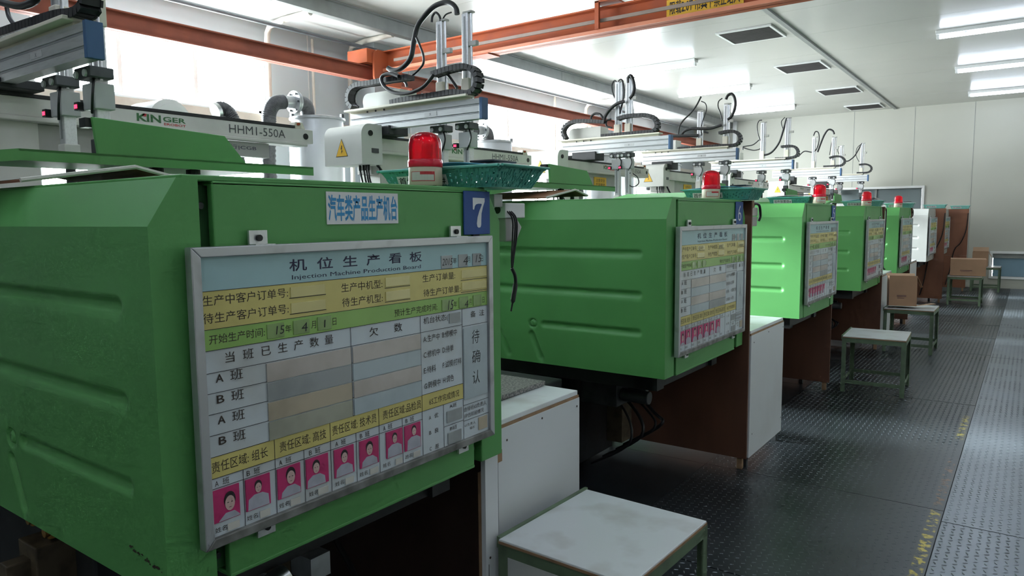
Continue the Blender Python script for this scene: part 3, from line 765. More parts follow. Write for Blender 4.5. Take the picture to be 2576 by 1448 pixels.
# number plates and paper banner
SEVEN = [(.32,.15),(.786,.155),(.786,.236),(.75,.30),(.714,.364),(.657,.51),(.643,.67),(.637,.78),(.61,.833),(.54,.847),(.486,.818),(.47,.745),(.5,.6),(.571,.455),(.671,.31),(.66,.288),(.53,.287),(.443,.305),(.4,.345),(.37,.427),(.323,.42)]
for k, t in ((7, '7'), (6, '6'), (5, '5')):
    r = empty('number_plate', (PX, MY[k]+.912, 1.453), {'7': 'large blue plate with a white seven on the nearest machine', '6': 'blue plate with a white six on the second machine from the camera', '5': 'blue plate with a white five, seen almost edge-on on the third machine'}[t], 'sign', 'number plates')
    W, H = .121, .126
    MB().box(.002, .006, 0, W, 0, H).build('plate', 'sign_blue', r, bevel=.001)
    MB().box(.0002, .002, .045, .075, -.012, .01).build('magnet', 'black', r)
    mb = MB()
    if k == 7:
        bmv = [(.0068, W*p[0], H*(1-p[1])) for p in SEVEN]; mb.add(bmv, [tuple(range(len(bmv)))])
    else: put_text(mb, t, W*.30, W*.72, H*.15, H*.85, lambda u, v: (.0068, u, v), bold=-.01)
    mb.build('numeral', 'sign_white', r, fixn=False)
r = empty('paper_banner', (PX, MY[7]+.420, 1.489), 'white paper banner with tall blue characters on the nearest machine', 'sign')
MB().box(-.0015, .0005, 0, .232, 0, .076).build('paper', 'paper', r)
mb = MB(); put_text(mb, '汽车类产品生产机台', .004, .228, .006, .070, lambda u, v: (.0010, u, v), bold=.022); mb.build('lettering', 'blue_ink', r, fixn=False)

# ------------------------------------------------------------------ alarm lamps on the machine tops
def make_lamp():
    r = empty('alarm_lamp', (0, 0, 0))
    mb = MB(); mb.lathe([(.054,.006),(.056,.010),(.055,.058),(.053,.062)], n=28); mb.build('base', 'beige_plastic', r, smooth=40)
    mb = MB()
    for a in range(3): t = a*2.094; mb.cyl((.04*math.cos(t), .04*math.sin(t), 0), (.04*math.cos(t), .04*math.sin(t), .008), .007, n=8)
    mb.build('rubber_foot', 'black_rubber', r)
    MB().lathe([(.056,.060),(.0575,.063),(.0575,.078),(.055,.082)], n=28).build('collar', 'red_solid', r, smooth=40)
    n = 48; prof = [(.0535,.080),(.0535,.110),(.053,.130),(.050,.142),(.043,.153),(.030,.160),(.014,.1635),(.0005,.164)]
    V = []; F = []
    for i, (rr, z) in enumerate(prof):
        for q in range(n):
            t = 2*math.pi*q/n; k = rr*(1+(.018 if q % 4 < 2 else -.012)*(1 if i < 5 else .4))
            V.append((k*math.cos(t), k*math.sin(t), z))
    for i in range(len(prof)-1):
        for q in range(n): F.append((i*n+q, i*n+(q+1) % n, (i+1)*n+(q+1) % n, (i+1)*n+q))
    mb = MB(); mb.v = V; mb.f = F; d = mb.build('dome', 'red_dome', r, smooth=60)
    mb = MB(); mb.cyl((0,0,.080), (0,0,.108), .016, n=14); mb.lathe([(.010,.108),(.014,.116),(.012,.128),(.0005,.133)], n=14); mb.build('bulb', 'red_solid', d, smooth=40)
    mb = MB(); mb.add([(.012,-.022,.088),(.012,.022,.088),(.020,.016,.128),(.020,-.016,.128)], [(0,1,2,3)]); mb.add([(.013,-.022,.088),(.013,.022,.088),(.021,.016,.128),(.021,-.016,.128)], [(3,2,1,0)]); mb.build('reflector', 'red_solid', d)
    # rating label, curved round the base; faces the aisle corner
    mb = MB(); mc = MB(); md = MB()
    def arc(mb, a0, a1, z0, z1, rr):
        k = 8
        for i in range(k):
            t0 = a0+(a1-a0)*i/k; t1 = a0+(a1-a0)*(i+1)/k
            mb.add([(rr*math.cos(t), rr*math.sin(t), z) for t, z in ((t0,z0),(t1,z0),(t1,z1),(t0,z1))], [(0,1,2,3)])
    c = math.atan2(-1.0, .62)
    arc(mb, c-.75, c+.75, .018, .046, .0562); lab = mb.build('rating_label', 'label_red', r)
    arc(mc, c-.70, c+.70, .020, .037, .0566); arc(mc, c-.70, c-.12, .037, .0445, .0566); mc.build('label_print_area', 'paper_dirty', lab)
    return r
ZTOP = 1.590
lp = make_lamp()
for i, (k, t) in enumerate(((7, 'on the nearest machine, largest of the red domes'), (6, 'on the second machine from the camera'), (5, 'on the brightly lit third machine'), (4, 'in front of the blue-topped pale basket'), (3, 'on the last green machine, smallest of all'))):
    o = lp if i == 0 else clone(lp)
    o.location = (-1.465 if k != 5 else -1.425, MY[k]+.905, ZTOP+.001); o.scale = (.9, .9, 1.0); tag(o, 'red ribbed alarm beacon with beige base ' + t, 'beacon', 'alarm beacons')

# ------------------------------------------------------------------ sample baskets
def make_basket(mt):
    r = empty('basket', (0, 0, 0))
    bx, by, tx, ty, H = .165, .100, .195, .125, .060
    def side(n, p0, p1, q0, q1, nm):     # slotted wall between bottom edge p0-p1 and top edge q0-q1
        p0, p1, q0, q1 = map(Vector, (p0, p1, q0, q1)); mb = MB(); nx = n; nz = 7
        def pt(a, b): return (p0.lerp(p1, a)).lerp(q0.lerp(q1, a), b)
        for i in range(nx):
            for j in range(nz):
                a0, a1 = i/nx, (i+1)/nx; b0, b1 = j/nz, (j+1)/nz
                if 1 <= j <= 4 and 0 < i < nx-1:
                    if i % 3 == 1 and (i//3+j) % 2: continue
                mb.add([pt(a0,b0), pt(a1,b0), pt(a1,b1), pt(a0,b1)], [(0,1,2,3)])
        o = mb.build(nm, mt, r); s = o.modifiers.new('solid', 'SOLIDIFY'); s.thickness = .0018
    c = [(-bx,-by,.002),(bx,-by,.002),(bx,by,.002),(-bx,by,.002)]; t = [(-tx,-ty,H),(tx,-ty,H),(tx,ty,H),(-tx,ty,H)]
    for i in range(4):
        j = (i+1) % 4; side(66 if i % 2 == 0 else 42, c[i], c[j], t[i], t[j], 'side_wall')
    MB().box(-bx, bx, -by, by, 0, .003).build('bottom', mt, r)
    mb = MB()
    for a, b in ((0,1),(1,2),(2,3),(3,0)):
        mb.tube([t[a], t[b]], .005, n=6)
    mb.tube([(-tx-.012,-ty,H+.001),(-tx-.012,ty,H+.001)], .004, n=6); mb.tube([(tx+.012,-ty,H+.001),(tx+.012,ty,H+.001)], .004, n=6)
    mb.build('rim', mt, r, smooth=60)
    # paper strip with characters on the near long side
    tilt = (ty-by)/H
    fn = lambda u, v: (u, -by-tilt*v-.0035, v)
    mb = MB(); mb.add([fn(-.140,.012), fn(.03,.012), fn(.03,.042), fn(-.140,.042)], [(0,1,2,3)]); pp = mb.build('name_strip', 'paper', r)
    mb = MB(); put_text(mb, '首件放置盘#' , -.134, .024, .015, .039, lambda u, v: (u, -by-tilt*v-.0042, v), bold=.005); mb.build('strip_lettering', 'ink', pp, fixn=False)
    return r
bk = make_basket('basket_green'); bkp = make_basket('basket_pale'); used = set()
BKT = {7: 'green slotted plastic basket behind the nearest alarm beacon', 6: 'green slotted plastic basket on top of machine number 6', 5: 'green plastic basket on top of machine number 5', 4: 'pale green basket with blue folder, on the fourth machine', 3: 'pale green basket on the last green machine', 2: 'pale green basket on the plywood partition of the off-white machine', 1: 'pale green basket on the last plywood partition by the far wall'}
BKX = {7: -1.475, 6: -1.455, 5: -1.66, 4: -1.53, 3: -1.47, 2: -1.355, 1: -1.155}; BKY = {7: 1.085, 6: 1.085, 5: .98, 4: 1.085, 3: 1.085, 2: 1.20, 1: 1.20}; BKS = {7: 1.2, 6: 1.02, 5: .86, 4: 1.0, 3: .86, 2: .84, 1: .82}
for k in (7, 6, 5, 4, 3, 2, 1):
    pr = bk if k >= 5 else bkp
    o = pr if pr not in used else clone(pr); used.add(pr)
    o.location = (BKX[k], MY[k]+BKY[k], ZTOP+.001 if k > 2 else 1.601); o.rotation_euler.z = R(1); o.scale.x = BKS[k]
    tag(o, BKT[k], 'basket', 'sample baskets')
def folder(k, dx, dy, rz, mt, label, nm='folder'):
    r = empty(nm, (BKX[k]+dx, MY[k]+BKY[k]+dy, ZTOP+.068), label, 'folder', rz=R(rz))
    V = []; F = []; nx = 9
    for i in range(nx):
        x = -.18+.36*i/(nx-1); z = .012*math.sin(i/(nx-1)*3.1)**2
        V += [(x,-.105,z),(x,.105,z)]
    for i in range(nx-1): F.append((2*i,2*i+2,2*i+3,2*i+1))
    mb = MB(); mb.v = V; mb.f = F; o = mb.build('cover_sheet', mt, r, smooth=60); s = o.modifiers.new('solid', 'SOLIDIFY'); s.thickness = .003
    MB().box(.05, .14, -.06, .07, .012, .018).build('clip_pad', 'iron_mid', r, bevel=.002)
    return r
folder(7, .02, .005, 4, 'folder_blue', 'bright blue plastic folder lying across the nearest basket')
folder(6, 0, .005, 2, 'folder_blue', 'blue plastic folder lying across the basket of machine 6')
folder(4, 0, .005, 4, 'folder_blue', 'blue plastic folder lying across the basket of the fourth machine')
folder(5, 0, .005, 2, 'paper', 'white paper sheet lying across the basket on the brightly lit machine', 'paper_sheet')
folder(3, 0, .005, 2, 'paper', 'white paper sheet lying across the basket of the last green machine', 'paper_sheet')

# ================================================================== PARTITIONS, CABINETS
def partition(k, y, xedge, x1, z0, z1, label, seam=None):
    mt = {7: 'plywood_shaded', 2: 'plywood_red', 1: 'plywood_red'}.get(k, 'plywood')
    r = empty('plywood_partition', (xedge, y, 0), label, 'partition', 'plywood partitions')
    zs = [z0, seam, z1] if seam else [z0, z1]
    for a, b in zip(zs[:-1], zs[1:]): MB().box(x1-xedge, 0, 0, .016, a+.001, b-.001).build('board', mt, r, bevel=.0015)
    for x in (-.03, x1-xedge+.03): MB().box(x-.03, x, .016, .046, 0, z0+.3).build('leg', 'plywood_edge', r)
    MB().box(x1-xedge, .0, .016, .042, z1-.04, z1).build('top_rail', 'plywood_edge', r)
    return r
partition(7, MY[7]+1.108, -1.375, -2.6, .05, .745, 'low plywood partition under the nearest machine, shade put into its colour')
r = empty('white_strip', (-1.352, MY[7]+1.03, 0), 'narrow white laminate strip standing under the corner of the nearest machine', 'panel')
MB().box(-.018, 0, 0, .066, .02, .748).build('face', 'laminate', r, bevel=.001)
MB().box(-.0005, .0008, .012, .014, .10, .40).build('crack', 'ink_brown', r)
MB().cyl((0, .02, .42), (.0015, .02, .42), .004, n=8).build('screw', 'ink_brown', r)
MB().box(-.03, -.018, .0, .06, 0, .70).build('batten', 'plywood_edge', r)
PT = {6: (-1.300, 'tall dark plywood partition beside machine number 6', None), 5: (-1.345, 'tall dark plywood partition beside machine number 5', None), 4: (-1.315, 'tall plywood partition beside the fourth machine', None),
      3: (-1.32, 'tall plywood partition beside the last green machine', None), 2: (-1.185, 'reddish brown plywood partition beside the off-white machine', .735), 1: (-1.00, 'last reddish brown plywood partition in front of the far wall', .70)}
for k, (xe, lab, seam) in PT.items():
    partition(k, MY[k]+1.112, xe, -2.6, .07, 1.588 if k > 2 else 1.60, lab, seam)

def cabinet(x, y0, y1, zt, label, depth=.95, slab=False, legs=True):
    r = empty('white_cabinet', (x, y0, 0), label, 'cabinet', 'white cabinets between the machines')
    W = y1-y0
    MB().box(-.016, 0, 0, W, .065, zt-.028).build('front_panel', 'laminate', r, bevel=.0015)
    MB().box(-depth, -.017, 0, .016, .065, zt-.03).build('side_panel', 'plywood', r); MB().box(-depth, -.017, W-.016, W, .065, zt-.03).build('side_panel', 'plywood', r)
    mb = MB(); mb.box(-depth, -.004, -.004, W-.008, zt-.018, zt); mb.build('worktop', 'laminate_worn', r, bevel=.002)
    MB().box(-depth, -.001, -.004, W-.004, zt-.030, zt-.018).build('worktop_edge', 'plywood_edge', r)
    for yy in (.02, W-.05): MB().box(-.05, -.02, yy, yy+.03, 0, .068).build('leg', 'iron_mid', r)
    MB().box(-depth, -depth+.03, .02, .05, 0, .068).build('leg', 'iron_mid', r)
    for yy, zz in ((.05, zt-.075), (W-.02, zt-.06), (W-.02, .16), (.05, .2), (W*.5, zt-.05)): MB().cyl((0, yy, zz), (.0012, yy, zz), .004, n=8).build('screw', 'ink_brown', r)
    return r
cabinet(-1.400, 1.845, 2.375, .83, 'white laminate cabinet with a speckled slab on top, behind the nearest stool')
r = empty('granite_slab', (-1.55, 1.86, .832), 'speckled grey stone slab lying on the nearest white cabinet', 'slab')
MB().box(-.55, 0, 0, .50, 0, .018).build('slab', 'granite', r, bevel=.002)
cabinet(-1.300, 4.182, 4.86, .83, 'white laminate cabinet between machines 6 and 5')
cabinet(-1.580, 6.61, 7.34, .83, 'white laminate cabinet between machine 5 and the fourth machine')
cabinet(-1.345, 8.825, 9.68, .83, 'white laminate cabinet beyond the fourth machine')
cabinet(-1.370, 11.095, 12.2, .83, 'white laminate cabinet next to the off-white machine')
cabinet(-1.35, 14.15, 15.0, .83, 'white laminate cabinet beside the last partition by the far wall')

for k, lab in ((7, 'dark steel box behind the nearest white cabinet, bulk added to darken the gap'),):  # only its dark edge is known; the box body is added to darken the gap
    r = empty('gap_box', (-1.75, MY[k]+1.74, 0), lab, 'machine unit')
    MB().box(-.9, -.02, .0, .42, .05, .74).build('casing', 'dark_iron', r, bevel=.008)
    MB().box(-.02, -.012, .03, .39, .10, .70).build('front_panel', 'iron_mid', r, bevel=.003)
    mb = MB(); mb.box(-.014, -.006, .10, .20, .30, .52); mb.prism([(.10,.52),(.20,.52),(.15,.58)], 'x', -.014, -.006); mb.build('yellow_tag', 'oily_tan', r)
    for x in (-.86, -.06):
        for y in (.03, .35): MB().box(x, x+.04, y, y+.04, 0, .05).build('foot', 'iron_mid', r)
# switch boxes with cables on the far side of the covers
def switchbox(k, x, y, label):
    r = empty('switch_box', (x, y, 1.50), label, 'switch box', 'switch boxes')
    MB().box(-.05, .0, 0, .11, .0, .048).build('box', 'paper', r, bevel=.003)
    MB().cyl((-.03, -.001, .026), (-.03, -.003, .026), .012, n=14).build('knockout', 'black', r)
    MB().box(-.04, -.01, -.045, 0, .035, .075).build('bracket', 'motor_grey', r, bevel=.002)
    MB().prism([(.01,-.075),(.07,-.075),(.10,-.03),(.07,0),(.01,0)], 'x', -.04, -.006).build('socket', 'robot_grey', r, bevel=.003)
    mb = MB()
    for d in (0, .012, .022): mb.tube(spline([(-.01, .005+d, .03), (.012, .02+d, .0), (.012, .022+d, -.06), (.010, .018+d*.6, -.12), (.010, .02, -.17)]), .0028, n=6)
    mb.tube(spline([(.010, .018, -.16), (.014, .03, -.185), (.012, .035, -.215), (.010, .025, -.26), (.008, .015, -.30)]), [.006]*12+[.008]*8+[.003]*5, n=8)
    mb.build('cable', 'black_rubber', r, smooth=60)
    return r
switchbox(7, -1.36, MY[7]+1.16, 'white switch box with hanging cables on the far side of the nearest machine')
def plugbox(k, label):
    y = MY[k]+1.145
    r = empty('plug_box', (PT[k][0]-.03, y+.016, 1.44), label, 'switch box', 'switch boxes')
    MB().box(-.06, 0, 0, .16, .06, .11).build('upper_box', 'paper_dirty', r, bevel=.004); MB().box(-.06, 0, 0, .15, 0, .056).build('lower_box', 'robot_grey', r, bevel=.004)
    MB().box(-.03, .0, 0, .10, .11, .14).build('bracket', 'motor_grey', r)
    mb = MB(); mb.tube(spline([(.002, .02, .10), (.012, .06, .13), (.014, .14, .12), (.012, .17, .06)]+([(.010, .16, -.2), (.008, .13, -.5), (.026, .15, -.55)] if k == 4 else [(.004, .165, .03)])), .008, n=8); mb.build('cable', 'black_rubber', r, smooth=60)
for k, l in ((6, 'grey plug box with a black cable beyond machine 6'), (4, 'grey plug box with a black cable beyond the fourth machine'), (3, 'grey plug box with a black cable beyond the last green machine')): plugbox(k, l)
tag(MB().tube(spline([(-1.568, 6.86, .78), (-1.565, 6.88, .55), (-1.56, 6.92, .35), (-1.565, 6.90, .15), (-1.57, 6.88, .085)]), .008, n=8).build('power_cable', 'sign_blue', smooth=60), 'dark blue cable hanging down the white cabinet beyond machine 5', 'cable')
for k, xx, lab in ((2, -1.175, 'dark cable running down the partition beside the off-white machine'), (1, -.99, 'dark cable slung across the last plywood partition')):
    y = MY[k]+1.10
    tag(MB().tube(spline([(xx-.02, y, 1.52), (xx-.04, y, 1.2), (xx-.12, y, .95), (xx-.22, y, .80), (xx-.28, y, .4), (xx-.34, y, .12)]), .008, n=6).build('power_cable', 'black_rubber', smooth=60), lab, 'cable')

# brown sheets lying on the housings under the guard shelves
for k, lab in ((7, 'brown bent sheet lying on top of the nearest machine'), (6, 'brown bent sheet lying on top of machine 6')):
    r = empty('brown_sheet', (-2.0, MY[k]+.02, 1.599), lab, 'sheet')
    mb = MB(); V = [(-.5,.02,.004),(-.5,.30,.045),(-.5,.43,.022),(.0,.02,.004),(.0,.30,.050),(.0,.43,.022)]
    mb.add(V, [(0,3,4,1),(1,4,5,2)]); o = mb.build('sheet', 'brown_sheet', r); s = o.modifiers.new('solid', 'SOLIDIFY'); s.thickness = .006
    mb = MB(); mb.tube([(.004,.02,.003),(.004,.30,.049),(.004,.43,.021)], .006, n=6); mb.build('hem', 'paper_dirty', r)

# ================================================================== STOOLS AND CARTONS
def make_stool():
    r = empty('stool', (0, 0, 0)); W, D, H = .48, .53, .48; t = .034
    for x in (0, W-t):
        for y in (0, D-t):
            mb = MB(); ax = x if x == 0 else x+t-.005; ay = y if y == 0 else y+t-.005
            mb.box(x, x+t, ay, ay+.005, 0, H-.012); mb.box(ax, ax+.005, y, y+t, 0, H-.012); mb.build('leg', 'stool_green', r)
    for y in (0, D-.005):
        MB().box(0, W, y, y+.005, H-.052, H-.014).build('top_rail', 'stool_green', r); 
    for x in (0, W-.005): MB().box(x, x+.005, 0, D, H-.052, H-.014).build('top_rail', 'stool_green', r)
    for y in (.004, D-.010): MB().box(.004, W-.004, y, y+.006, .075, .105).build('stretcher', 'stool_green', r)
    for x in (.006, W-.012): MB().box(x, x+.006, .004, D-.004, .075, .105).build('stretcher', 'stool_green', r)
    s = MB().box(.004, W-.002, -.002, D-.004, H-.014, H).build('seat_board', 'laminate_worn', r, bevel=.002)
    MB().box(.003, W+.0, -.004, D-.003, H-.0145, H-.006).build('board_edge', 'plywood_edge', s)
    MB().box(-.006, .006, 0, D, H-.03, H+.006).build('raised_edge', 'stool_green', r)
    return r
st = make_stool(); first = True
for x, y, rz, lab in ((-1.335, 1.755, -2, 'green metal stool with a worn white top, nearest the camera'), (-1.262, 6.52, 3, 'empty green stool with white top standing in the aisle by machine 5'), (-1.28, 8.74, 0, 'green stool carrying an open carton'), (-1.10, 13.86, 0, 'green stool carrying a long closed carton'), (-.93, 16.52, 0, 'green stool by the far wall carrying a small carton')):
    o = st if first else clone(st); first = False
    o.location = (x, y, 0); o.rotation_euler.z = R(rz); tag(o, lab, 'stool', 'green stools')
def carton(loc, rz, w, d, h, label, flaps=(), lean=0, mark=True):
    r = empty('carton', loc, label, 'carton', rz=R(rz)); r.rotation_euler.x = R(lean); t = .005
    for q in ((0,w,0,t),(0,w,d-t,d),(0,t,t,d-t),(w-t,w,t,d-t)): MB().box(*q, .001, h).build('side', 'carton', r)
    MB().box(t, w-t, t, d-t, 0, t).build('bottom', 'carton_inner', r)
    for nm, pts in flaps:
        mb = MB(); mb.add(pts, [tuple(range(len(pts)))]); o = mb.build('flap', nm, r); s = o.modifiers.new('solid', 'SOLIDIFY'); s.thickness = .004
    if mark:
        mb = MB()
        mb.box(w*.28, w*.62, -.0008, 0, h*.30, h*.36); mb.box(w*.30, w*.55, -.0008, 0, h*.24, h*.265); mb.build('print_mark', 'carton_print', r)
    return r
w, d, h = .27, .20, .33
carton((-1.235, 8.76, .508), 14, w, d, h, 'open cardboard carton standing on a green stool', flaps=(('carton_inner', [(0,d,h),(w,d,h),(w+.01,d+.05,h+.035),(-.01,d+.05,h+.035)]), ('carton', [(w,0,h),(w,d,h),(w+.06,d*.8,h-.12),(w+.06,.03,h-.12)]), ('carton_inner', [(w,.02,.004),(w+.19,.06,.03),(w+.17,.22,.035),(w,d,.004)])), lean=-6)
carton((-1.07, 13.9, .4875), 4, .50, .36, .27, 'long closed cardboard carton lying on a green stool', flaps=(('carton', [(0,0,.27),(.5,0,.27),(.5,.36,.272),(0,.36,.272)]),))
carton((-.915, 16.56, .4875), 2, .26, .30, .28, 'small cardboard carton with a raised flap by the far wall', flaps=(('carton_inner', [(0,.30,.28),(.26,.30,.28),(.26,.33,.36),(0,.33,.36)]), ('carton', [(.26,0,.28),(.26,.3,.28),(.31,.28,.18),(.31,.02,.18)])))

# ================================================================== TAKE-OUT ROBOTS
XT = -3.54
def wb(mb, name, mt, root, parent=None, **kw):
    o = mb.build(name, mt, None, **kw); p = parent or root
    o.data.transform(Matrix.Translation(-root.location)); o.parent = p
    return o
def chain(root, pts, wdt=.035, th=.016):
    """plastic energy chain of separate links along a path"""
    P = spline(pts, 8); L = [0]
    for a, b in zip(P[:-1], P[1:]): L.append(L[-1]+(b-a).length)
    n = max(4, int(L[-1]/.030)); mb = MB()
    def at(s):
        for i in range(len(P)-1):
            if L[i+1] >= s: return P[i].lerp(P[i+1], (s-L[i])/max(1e-9, L[i+1]-L[i]))
        return P[-1].copy()
    Q = [at(L[-1]*i/n) for i in range(n+1)]
    for a, b in zip(Q[:-1], Q[1:]):
        t = (b-a).normalized(); up = Vector((0,1,0)).cross(t)
        if up.length < .1: continue
        up.normalize(); g = t*.0016
        for y0, y1, h in ((-wdt, -wdt+.008, th), (wdt-.008, wdt, th), (-wdt+.008, wdt-.008, th*.8)):
            vs = []
            for c in (a+g, b-g):
                for yy, uu in ((y0,-h),(y1,-h),(y1,h),(y0,h)): vs.append(c+Vector((0,yy,0))+up*uu)
            mb.add(vs, [(0,1,2,3),(7,6,5,4),(0,4,5,1),(1,5,6,2),(2,6,7,3),(3,7,4,0)])
    return wb(mb, 'cable_chain', 'chain_black', root)
def robot(k, yb, dz, posts, hoses, chains, label, armz=1.84, cgb=False, warn=True):
    y0 = MY[k]; r = empty('take_out_robot', (XT, y0, 1.62), label, 'robot', 'take-out robots above the machines')
    # mounting column and traverse
    wb(MB().box(-3.78, -3.58, y0+.42, y0+.70, 1.621, 1.94), 'mounting_column', 'robot_white', r, bevel=.006)
    wb(MB().box(-3.74, -3.60, y0+.36, y0+1.62, 1.80, 1.935), 'support_box', 'robot_grey', r, bevel=.006)
    t0, t1 = y0+.36, y0+2.17
    mb = MB(); mb.box(-3.62, XT, t0, t1, 1.955, 2.036); mb.box(-3.64, XT+.012, t0, t1-.05, 1.935, 1.955); wb(mb, 'traverse_beam', 'robot_white', r, bevel=.004)
    wb(MB().box(-3.625, XT+.002, t0, t1-.13, 2.037, 2.052), 'guide_rail', 'chain_black', r)
    wb(MB().prism([(t1-.14,2.036),(t1-.05,2.036),(t1-.07,2.075),(t1-.12,2.075)], 'x', -3.60, -3.545), 'end_stop', 'cream', r, bevel=.003)
    wb(MB().cyl((-3.56, t1-.105, 2.062), (-3.53, t1-.105, 2.062), .008, n=10), 'stop_bolt', 'orange', r)
    wb(MB().cyl((XT-.001, t1-.055, 1.994), (XT+.003, t1-.055, 1.994), .018, n=18), 'end_hole', 'black', r)
    # electric box with rounded front edge
    a, b, z0, z1, rad = y0+.185, y0+.365, 1.855, 2.115, .07
    prof = [(b,z0),(b,z1)] + [(a+rad-rad*math.sin(q), z1-rad+rad*math.cos(q)) for q in [math.pi/2*i/6 for i in range(7)]] + [(a,z0)]
    eb = wb(MB().prism(prof, 'x', -3.86, -3.50), 'electric_box', 'white_machine', r, smooth=35)
    wb(MB().cyl((-3.50, a+.075, z1-.06), (-3.492, a+.075, z1-.06), .018, n=14), 'box_knob', 'black', r, parent=eb)
    wb(MB().box(-3.50, -3.496, a+.085, a+.145, z0+.075, z0+.105), 'box_label', 'iron_mid', r, parent=eb)
    if warn:
        def tri(s, y, cx=-3.69, cz=1.955): return [(cx-s, cz-.8*s), (cx+s, cz-.8*s), (cx, cz+1.2*s)]
        wb(MB().prism(tri(.058, 0), 'y', a-.0015, a-.0005), 'warning_border', 'ink', r, parent=eb); wb(MB().prism(tri(.053, 0), 'y', a-.0022, a-.0010), 'warning_sign', 'yellow_sign', r, parent=eb)
        zz = [(0,.030),(-.008,.004),(.001,.006),(-.004,-.022),(.010,-.004),(.002,-.004),(.006,.030)]
        wb(MB().prism([(-3.690+p, 1.952+q) for p, q in zz], 'y', a-.0030, a-.0020), 'bolt_mark', 'ink', r, parent=eb)
    mb = MB()
    for i, x in enumerate((-3.62, -3.585, -3.56, -3.54)): mb.cyl((x, a+.09, z0), (x, a+.09, z0-.035), .010, n=10); mb.tube(spline([(x, a+.09, z0-.03), (x+.01, a+.10, z0-.12), (x+.005*i, a+.12+.02*i, z0-.22), (x, a+.16, 1.632)]), .006, n=6)
    mb.tube(spline([(-3.52, a+.15, z0), (-3.51, a+.20, z0-.06), (-3.50, a+.26, z0-.11), (-3.55, a+.33, z0-.13)]), .010, n=6)
    wb(mb, 'box_cables', 'black_rubber', r, smooth=60)
    # carriage and extruded cross beam
    B0, B1 = 2.092+dz, 2.212+dz; x0, x1 = -3.83, -2.70
    wb(MB().box(-3.70, -3.44, yb-.02, yb+.16, 2.053, B0+.02), 'carriage', 'dark_iron', r, bevel=.004)
    g = [(yb+.055,B0),(yb+.055,B1),(yb,B1)]
    zz = B1
    for zt in (B1-.030, B1-.078):
        g += [(yb, zt), (yb+.006, zt-.002), (yb+.006, zt-.010), (yb, zt-.012)]
    g += [(yb, B0)]
    wb(MB().prism(g, 'x', x0, x1), 'cross_beam', 'alu', r)
    for zt in (B1-.030, B1-.078): wb(MB().box(x0+.01, x1-.002, yb+.003, yb+.0058, zt-.0095, zt-.0025), 'beam_groove', 'alu_groove', r)
    wb(MB().box(-3.14, -3.04, yb-.0012, yb+.0005, B1-.072, B1-.048), 'axis_label', 'motor_grey', r)
    mb = MB(); put_text(mb, 'X', -3.10, -3.085, B1-.068, B1-.053, lambda u, v: (u, yb-.0018, v)); wb(mb, 'axis_letter', 'ink', r, fixn=False)
    wb(MB().box(x1, x1+.022, yb-.002, yb+.058, B0-.004, B1+.004), 'end_cap', 'blue_cap', r, bevel=.002)
    mb = MB()
    for x in (-3.66, -3.58, -3.50):
        for z in (B1+.006, B0+.012): mb.cyl((x, yb-.002, z), (x, yb+.002, z), .007, n=10)
    wb(mb, 'beam_screws', 'black', r)
    mb = MB(); mb.box(-3.855, -2.775, yb-.034, yb+.05, B1+.016, B1+.030); mb.box(-3.84, -2.80, yb+.01, yb+.05, B1, B1+.016); wb(mb, 'cable_tray', 'cream', r, bevel=.002)
    dcp = [(-3.80,B1+.03)] + [(-3.76-.05*math.sin(q)+.05*0, B1+.10+.05*math.cos(q)) for q in [math.pi/2*(1-i/4) for i in range(5)]] + [(-3.45,B1+.15),(-3.45,B1+.03)]
    wb(MB().prism(dcp, 'y', yb+.10, yb+.26), 'drive_cover', 'white_machine', r, smooth=35)
    # arms
    for i, (px, pz) in enumerate(posts):
        y = yb+.115; big = i
        wb(MB().box(px-.024, px+.024, y-.024, y+.024, armz+dz, pz), 'arm', 'alu', r, bevel=.004)
        wb(MB().box(px-.006, px+.006, y-.0255, y-.0235, armz+.05+dz, pz-.02), 'arm_slot', 'alu_groove', r)
        wb(MB().cyl((px+.042, y-.01, B0-.05), (px+.042, y-.01, pz-.005), .007, n=8), 'guide_rod', 'steel_bright', r, smooth=50)
        wb(MB().box(px+.024, px+.085, y-.02, y+.01, pz-.20, pz-.17), 'rod_clamp', 'robot_grey', r, bevel=.003)
        wb(MB().box(px-.02, px+.05, y-.02, y+.02, pz, pz+.012), 'arm_cap', 'robot_grey', r, bevel=.002)
        wb(MB().box(px-.030, px+.030, y-.030, y+.030, B1+.03, B1+.15), 'arm_sleeve', 'cream', r, bevel=.004)
        wb(MB().box(px-.06, px+.06, y-.06, y+.03, B0-.045, B0-.004), 'arm_slide', 'iron_mid', r, bevel=.005)
        for q in (-.035, .035): wb(MB().cyl((px+q, y-.068, B0-.03), (px+q, y-.059, B0-.03), .013, n=12), 'roller', 'motor_grey', r, smooth=40)
        wb(MB().box(px-.048, px+.048, y-.040, y+.034, B0-.155, B0-.06), 'wrist_block', 'motor_grey', r, bevel=.004)
        wb(MB().box(px-.075, px-.045, y-.06, y-.03, B0-.155, B0-.125), 'sensor', 'black', r); wb(MB().box(px-.071, px-.051, y-.0615, y-.0595, B0-.148, B0-.134), 'sensor_led', 'led_red', r)
        wb(MB().tube(spline([(px+.03, y-.03, B0-.04), (px+.06, y-.05, B0-.09), (px+.05, y-.05, B0-.13), (px+.02, y-.04, B0-.17)]), .005, n=6), 'sensor_cable', 'black_rubber', r, smooth=60)
        wb(MB().box(px-.03, px+.03, y-.03, y+.03, armz-.06+dz, armz+.03+dz), 'gripper_head', 'iron_mid' if i else 'robot_white', r, bevel=.004)
        wb(MB().cyl((px, y, armz-.14+dz), (px, y, armz-.05+dz), .018, n=12), 'gripper_shaft', 'black_rubber', r, smooth=40)
    for pts, rad in hoses: wb(MB().tube(spline(pts), rad, n=8), 'hose', 'black_rubber', r, smooth=60)
    for pts in chains: chain(r, pts)
